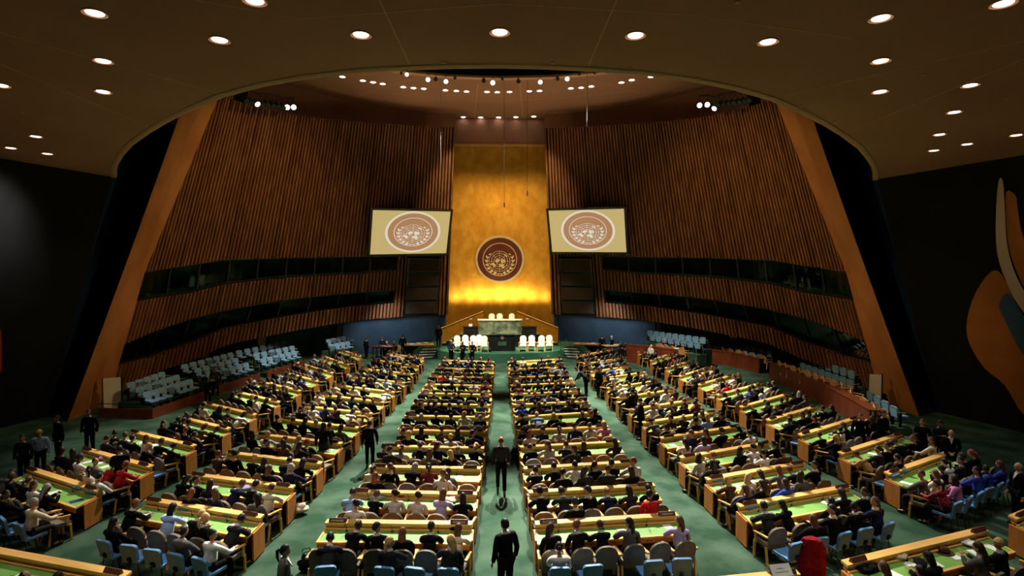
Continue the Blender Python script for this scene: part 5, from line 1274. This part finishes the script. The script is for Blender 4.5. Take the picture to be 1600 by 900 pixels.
for i, d in enumerate(PEOPLE):
    pose, top, hc, st, sk = d['a']; s = d['s']
    zoff = -.0
    if i < NP:
        person((d['p'].x, d['p'].y, 0), d['rz'], pose, top, 'black' if top in ('black', 'navy', 'white') or rp.random() < .5 else 'charcoal', hc, st, sk,
               '%s person in %s, %s' % (hc, top, place_words(s, d['line'])), 'delegates seated in the %s' % s['blk'], 2 if d['dist'] < 19 else 1, skirt=(pose in ('back',) and st == 'long' and top != 'white'), scale=rp.uniform(.96, 1.04))
    else: crowd_add(acc, Matrix.Translation((d['p'].x, d['p'].y, 0)) @ Matrix.Rotation(d['rz'], 4, 'Z'), pose, top, hc, st, sk)
o = link('seated_crowd', acc['mb'].mesh('seated_crowd', acc['mats'], True)); tag(o, 'dense crowd of seated delegates filling the farther desk rows', 'crowd', kind='stuff')
# chairs: nearest as single things, the far rest as one
rest = MB(); rmats = [M_tan, M_oak]; jj = None
NA = 215
for i, s in enumerate(CHAIRS):
    rz = s['rz'] + rp.uniform(-.12, .12)
    if i < NA:
        place('armchair_1', ARM, (s['p'].x, s['p'].y, 0), rz, 'tan-backed oak armchair, %s' % place_words(s, 0), 'armchair', 'tan armchairs of the %s' % s['blk'], detail=s['dist'] < 21)
    else:
        j = CACHE['armchair_1'][2]; rest.join(j, Matrix.Translation((s['p'].x, s['p'].y, 0)) @ Matrix.Rotation(rz, 4, 'Z'))
o = link('armchair_rows', rest.mesh('armchair_rows', CACHE['armchair_1'][3])); tag(o, 'rows of tan armchairs at the farther desks under the crowd', 'armchairs', kind='stuff')
rest = MB()
for i, s in enumerate(BLUE):
    if i < 80: place('blue_chair_1', BLUEC, (s['p'].x, s['p'].y, 0), s['rz'], 'blue chair, %s' % place_words(s, 1), 'chair', 'blue chairs of the %s' % s['blk'], detail=s['dist'] < 20)
    else: rest.join(CACHE['blue_chair_1'][2], Matrix.Translation((s['p'].x, s['p'].y, 0)) @ Matrix.Rotation(s['rz'], 4, 'Z'))
o = link('blue_chair_rows', rest.mesh('blue_chair_rows', CACHE['blue_chair_1'][3])); tag(o, 'rows of blue chairs behind the farther desks', 'chairs', kind='stuff')

# standing and walking people: feet pixel x, y, heading (degrees, 0 = towards the podium), pose, clothes
ST_P = [
 (783, 771, 0, 'walk', 'charcoal', 'black', 'auburn-haired', 'bald', 2, 'bald man in dark suit walking up the central aisle', 1.03),
 (790, 944, 30, 'stand', 'black', 'black', 'black-haired', 'short', 0, 'man in black suit standing in the central aisle nearest the viewer', 1.05),
 (578, 733, 10, 'walk', 'black', 'black', 'black-haired', 'short', 3, 'man in black suit walking up the left aisle', 1.0),
 (445, 985, -80, 'walk', 'grey', 'black', 'black-haired', 'tail', 1, 'woman in grey jacket walking right at the bottom edge', .98),
 (506, 735, 10, 'stand', 'black', 'charcoal', 'black-haired', 'long', 1, 'woman in black top and grey skirt standing at the left block', .98),
 (189, 785, 40, 'standphone', 'black', 'black', 'black-haired', 'short', 2, 'person in black standing beside the far left desks', 1.0),
 (92, 722, 150, 'stand', 'black', 'black', 'dark-haired', 'short', 1, 'person in black standing in front of the left pier', 1.0),
 (141, 712, 190, 'stand', 'black', 'black', 'black-haired', 'short', 1, 'person in long black coat standing right of the left pier', 1.02),
 (64, 748, 200, 'stand', 'light blue', 'black', 'blond', 'short', 0, 'blond person with a light blue shirt standing at the left edge', .97),
 (38, 758, 190, 'stand', 'charcoal', 'black', 'dark-haired', 'short', 0, 'dark-haired person in charcoal standing by the black left wall', .97),
 (337, 622, 200, 'stand', 'charcoal', 'black', 'black-haired', 'short', 2, 'person in charcoal standing before the middle left gallery', 1.0),
 (325, 632, 230, 'bent', 'black', 'black', 'black-haired', 'short', 1, 'person in black bending beside the middle left gallery', 1.0),
 (1001, 687, 70, 'standphone', 'black', 'black', 'dark-haired', 'short', 0, 'person in black standing at the aisle end of the right block', 1.0),
 (988, 668, 40, 'stand', 'black', 'black', 'black-haired', 'short', 1, 'second person in black standing in the right aisle', 1.0),
 (936, 622, -60, 'stand', 'black', 'black', 'brown-haired', 'short', 0, 'person in black standing beside the fourth desk of the right aisle', 1.0),
 (916, 618, 60, 'bent', 'charcoal', 'black', 'black-haired', 'short', 1, 'person bending over the right centre block from the right aisle', .98),
 (1017, 574, -60, 'stand', 'white', 'black', 'blond', 'long', 0, 'blond woman in white top standing at the far right block', .95),
 (1056, 574, 160, 'stand', 'white', 'black', 'auburn-haired', 'short', 0, 'person in white with raised head near the far right block', .97),
 (1068, 573, 170, 'stand', 'black', 'black', 'dark-haired', 'short', 0, 'person in black beside the white-topped one, far right block', .97),
 (1109, 547, 180, 'stand', 'black', 'black', 'grey-haired', 'short', 0, 'grey-haired person in black at the middle right gallery', 1.0),
 (1126, 549, 200, 'standphone', 'black', 'black', 'dark-haired', 'short', 0, 'dark-haired person in black at the middle right gallery', .98),
 (1343, 718, 150, 'stand', 'black', 'black', 'dark-haired', 'short', 1, 'person in black standing at the end of the right counter', 1.0),
 (1378, 715, 200, 'clasp', 'black', 'black', 'dark-haired', 'short', 0, 'person in black standing below the right pier', 1.03),
 (1440, 730, 120, 'stand', 'black', 'black', 'brown-haired', 'short', 0, 'brown-haired person in black standing right of the right pier', 1.0),
 (1466, 732, 170, 'standphone', 'charcoal', 'black', 'black-haired', 'short', 1, 'person in charcoal standing near the black right wall', 1.0),
 (1484, 752, 150, 'clasp', 'black', 'black', 'dark-haired', 'bald', 0, 'bald person in black clasping hands near the black right wall', 1.0),
 (1590, 820, 90, 'stand', 'black', 'black', 'grey-haired', 'bald', 0, 'person in black at the far right edge', 1.0),
 (620, 552, 10, 'stand', 'black', 'black', 'black-haired', 'short', 1, 'man in black standing left of the paper-strewn table', 1.0),
 (590, 556, 30, 'stand', 'navy', 'black', 'brown-haired', 'short', 0, 'person in navy standing at the small left table', .96),
 (545, 552, -40, 'stand', 'black', 'black', 'dark-haired', 'short', 1, 'person in black by the farthest left gallery', .98),
 (705, 566, 190, 'clasp', 'navy', 'black', 'grey-haired', 'short', 0, 'grey-haired man in navy jacket standing before the stage', .98),
 (723, 567, 180, 'standphone', 'black', 'black', 'dark-haired', 'long', 1, 'middle of the three people standing before the stage', .93),
 (738, 567, 180, 'clasp', 'black', 'black', 'black-haired', 'short', 1, 'rightmost of the three people standing before the stage', .93),
 (962, 546, -20, 'stand', 'black', 'black', 'dark-haired', 'short', 1, 'person in black standing near the small right table', .97),
 (985, 545, 60, 'stand', 'black', 'black', 'grey-haired', 'short', 0, 'person in black at the left end of the far right counter', .97)]
def inside(q):
    d = Vector((q.x, q.y - CY, 0))
    if d.length > 18.2: d *= 18.2 / d.length
    return Vector((d.x, d.y + CY, 0)) if q.y > CY else q
for x, y, hd, pose, top, bot, hc, st, sk, lab, sc in ST_P:
    q = inside(P(x, y, 0))
    person((q.x, q.y, 0), math.radians(hd), pose, top, bot, hc, st, sk, lab, None, 2 if q.length < 24 else 1, skirt='skirt' in lab, scale=sc)
q = P(690.5, 536, ST); person((q.x, min(q.y, 46.2), ST), math.pi * .95, 'stand', 'black', 'black', 'black-haired', 'short', 2, 'guard in black suit standing on the stage left of the steps', None, 1, scale=1.04)
for x, y, top, hc, lab in ((1010, 548, 'maroon', 'dark-haired', 'person in maroon seated at the left end of the far right counter'), (997, 549, 'black', 'brown-haired', 'person in black seated beside the maroon one, far right counter'), (606, 551, 'brown', 'brown-haired', 'person in brown seated at the small left table'), (596, 553, 'red', 'blond', 'blond person in red seated at the small left table')):
    q = inside(P(x, y, 0)); person((q.x, q.y, 0), math.pi * .8, 'lean', top, 'black', hc, 'short', 0, lab, None, 1)
    place('counter_armchair_1', ARML, (q.x, q.y - .02, 0), math.pi * .8, 'tan armchair under the %s' % lab.split(' seated')[0], 'armchair')

# ================================================================== THINGS ON DESKS AND FLOOR
rd = random.Random(5)
PM = [M_paper] * 8 + [M_paperb, M_navyb]
m = MB(); m.box(-.105, .105, -.15, .15, 0, .008); MP = {mt.name: m.mesh('paper_sheet', mt) for mt in (M_paper, M_paperb, M_navyb)}
cnt = 0; PL = []
for (blk, i), (F_, L, rz, near) in LAYOUT.items():
    d0 = (F_ @ Vector((L / 2, 0, 0))).length
    k = .35
    while k < L - .25:
        if rd.random() < (.62 if d0 > 15 else .5): PL.append((d0, blk, i, F_, k, rd.uniform(-.62, -.42), rz, rd.uniform(-.4, .4), rd.choice(PM), L))
        k += rd.uniform(.45, .75)
PL.sort(key=lambda t: t[0])
for c, (d0, blk, i, F_, x, y, rz, a, mt, L) in enumerate(PL[:290]):
    q = F_ @ Vector((x + y * SHR[(blk, i)], y, .7285)); q.z = .7285
    colr = 'white' if mt is M_paper else 'blue' if mt is M_paperb else 'navy'
    row = blockrow(blk, i, len(DESKS[blk][2])) if blk != 'front row' else FR[i]
    kk = int(x / L * 10)
    sec = ['left end', 'left part', 'left part', 'left of middle', 'left of middle', 'middle', 'right of middle', 'right part', 'right part', 'right end'][min(9, kk)]
    tag(link('paper_sheet', MP[mt.name], None, q, rz + a), '%s sheet on desk, %s from left, %s' % (colr, ordn(sorted(t[4] for t in PL if t[1] == blk and t[2] == i).index(x)), row), 'paper', 'sheets of paper on the desks of the %s' % blk)
# garments, bags and a hat
def lump(name, loc, sz, mt, label, cat, seed, handles=False, z=0):
    r = random.Random(seed); m = MB(); n_, k_ = 14, 9
    offs = [[1 + r.uniform(-.22, .22) for _ in range(n_)] for _ in range(k_ + 1)]
    vs = []; fs = []
    for j in range(k_ + 1):
        t = math.pi * j / k_
        for k in range(n_):
            a = 2 * math.pi * k / n_; o_ = offs[j][k] if 0 < j < k_ else 1
            vs.append(Vector((math.sin(t) * math.cos(a) * sz[0] * o_, math.sin(t) * math.sin(a) * sz[1] * o_, max(0, (math.cos(t) * .5 + .5)) * sz[2] * (o_ if j < k_ - 2 else 1))))
    for j in range(k_):
        for k in range(n_): k2 = (k + 1) % n_; fs.append((j * n_ + k, (j + 1) * n_ + k, (j + 1) * n_ + k2, j * n_ + k2))
    m.add(vs, fs)
    o = link(name, m.mesh(name, mt, True), None, loc, r.uniform(0, 3))
    if handles:
        for s in (-1, 1):
            h = MB(); h.tube([(-sz[0] * .5, s * sz[1] * .4, sz[2] * .8), (-sz[0] * .35, s * sz[1] * .5, sz[2] * 1.35), (sz[0] * .35, s * sz[1] * .5, sz[2] * 1.35), (sz[0] * .5, s * sz[1] * .4, sz[2] * .8)], .012, 5)
            link('handle', h.mesh('handle', mt), o)
    return tag(o, label, cat)
def desk_top_px(x, y): q = P(x, y, .73); q.z = .7285; return q
for nm, x, y, z, sz, c, lab, cat, hn in [
    ('handbag', 1050, 684, .73, (.19, .12, .26), 'camel', 'tan handbag with handles standing on a right block desk', 'bag', True),
    ('folded_jacket', 715, 824, .73, (.28, .16, .10), 'black', 'black coat on the nearest left centre desk, right part', 'coat', False),
    ('coat', 627, 776, .73, (.18, .14, .14), 'red', 'red garment on the second nearest left centre desk', 'garment', False),
    ('coat', 590, 778, .73, (.26, .14, .10), 'light blue', 'pale blue and white garment on a left centre desk', 'garment', False),
    ('coat', 705, 783, .73, (.22, .18, .12), 'cream', 'cream coat lying near the aisle end of a left centre desk', 'coat', False),
    ('coat', 387, 764, .73, (.22, .14, .11), 'lilac', 'pale patterned scarf on a left block desk', 'scarf', False),
    ('coat', 1126, 735, .73, (.19, .14, .12), 'grey', 'grey garment heaped on a right block desk', 'garment', False),
    ('coat', 162, 717, .73, (.24, .15, .12), 'pink', 'pinkish coat on the second nearest far left desk', 'coat', False),
    ('coat', 1510, 850, .73, (.22, .15, .10), 'white', 'white plastic wrap and papers on the bottom right desk', 'wrap', False),
    ('coat', 1402, 872, .73, (.20, .16, .13), 'cream', 'beige bag lying on the bottom right desk left of the hat', 'bag', False),
    ('coat', 1355, 890, .73, (.30, .18, .12), 'black', 'black coat on the left end of the bottom right desk', 'coat', False),
    ('coat', 1440, 882, .73, (.20, .12, .08), 'black', 'black scarf on the bottom right desk beside the hat', 'scarf', False),
    ('backpack', 480, 892, 0, (.22, .18, .36), 'black', 'black and white bag on the floor by the left aisle chairs', 'bag', True),
    ('coat', 1230, 878, 0, (.24, .16, .20), 'white', 'white crumpled garment on the floor near the right block', 'garment', False),
    ('coat', 463, 803, 0, (.32, .20, .30), 'cream', 'pale coat and bag on the floor beside the left block desk', 'coat', False),
    ('backpack', 1440, 802, 0, (.22, .18, .34), 'brown', 'brown and white bag on the floor beside the far right desk', 'bag', True),
    ('backpack', 1378, 778, 0, (.2, .16, .22), 'brown', 'brown bag on the floor behind the far right block', 'bag', False),
    ('backpack', 805, 715, 0, (.22, .18, .34), 'black', 'black bag on the floor beside the walking man in the central aisle', 'bag', True),
    ('backpack', 660, 716, 0, (.1, .1, .06), 'grey', 'small grey item on the left aisle carpet', 'item', False)]:
    if lab.startswith('small grey'): continue
    q = P(x, y, z); lump(nm, (q.x, q.y, z if z else 0), sz, M_clo[c], lab, cat, x, hn)
q = P(1475, 863, .73); o = link('felt_hat', None, None, (q.x, q.y, .7285)); tag(o, 'brown wide-brimmed felt hat on the bottom right desk', 'hat')
m = MB(); m.tube([(0, 0, 0), (0, 0, .012)], [.2, .2], 24); link('brim', m.mesh('brim', M_clo['brown']), o)
m = MB(); m.tube([(0, 0, .01), (0, 0, .05), (0, 0, .11), (0, 0, .125)], [.105, .102, .088, .05], 20); link('crown', m.mesh('crown', M_clo['brown'], True), o)
m = MB(); m.tube([(0, 0, .012), (0, 0, .04)], [.108, .106], 20); link('hat_band', m.mesh('hat_band', M_clo['black']), o)
# red coat hanging on a blue chair, hat, white card
q = P(1268, 898, 0); o = place('blue_chair_1', BLUEC, (q.x, q.y, 0), -.5, 'blue chair under the red coat behind the nearest right desk', 'chair')
m = MB(); rc = random.Random(2); prof = [(.10, .24), (.35, .27), (.6, .25), (.82, .24), (.95, .19), (.98, .10)]; vs = []; fs = []
for z_, hw_ in prof:
    for k in range(20):
        a = 2 * math.pi * k / 20; f_ = 1 + (.10 if z_ < .9 else 0) * math.sin(a * 6 + z_ * 2) + rc.uniform(-.03, .03)
        vs.append((math.cos(a) * hw_ * f_, -.30 + math.sin(a) * .12 * f_ + (z_ < .5) * -.03, z_))
for j in range(5):
    for k in range(20): fs.append((j * 20 + k, j * 20 + (k + 1) % 20, (j + 1) * 20 + (k + 1) % 20, (j + 1) * 20 + k))
fs.append(tuple(range(19, -1, -1))); fs.append(tuple(range(100, 120))); m.add(vs, fs)
o = link('red_coat', m.mesh('red_coat', mat('dark_red_wool', (.16, .006, .008), .9, noise=((9, 9, 9), (.22, .009, .012)), spec=.05)), None, (q.x, q.y, 0), -.5); tag(o, 'dark red coat hung over the back of a blue chair', 'coat')
F_, L, rz, near = LAYOUT[('front row', 3)]
o = link('white_card', None, None, F_ @ Vector((L - .42, -.06, .90)), rz); tag(o, 'white tent card with dark text on the desk ledge, bottom edge', 'card')
m = MB(); m.hexa([(-.22, -.16, 0), (.22, -.16, 0), (.22, -.15, 0), (-.22, -.15, 0)], [(-.22, 0, .17), (.22, 0, .17), (.22, .01, .17), (-.22, .01, .17)]); m.hexa([(-.22, .15, 0), (.22, .15, 0), (.22, .16, 0), (-.22, .16, 0)], [(-.22, 0, .17), (.22, 0, .17), (.22, .01, .17), (-.22, .01, .17)])
link('card_body', m.mesh('card_body', M_paper), o)
for t_, k_, w_, h_ in (('Turkey  1', .62, .18, .03), ('-- --- ---- --- ----', .34, .27, .010)):
    me = letters(t_, w_, h_, .003); me.materials.clear(); me.materials.append(M_ink)
    me.transform(Matrix.Translation((0, -.163 + .16 * k_, .17 * k_ + .003)) @ Matrix.Rotation(math.atan2(.17, .16), 4, 'X')); link('lettering', me, o)
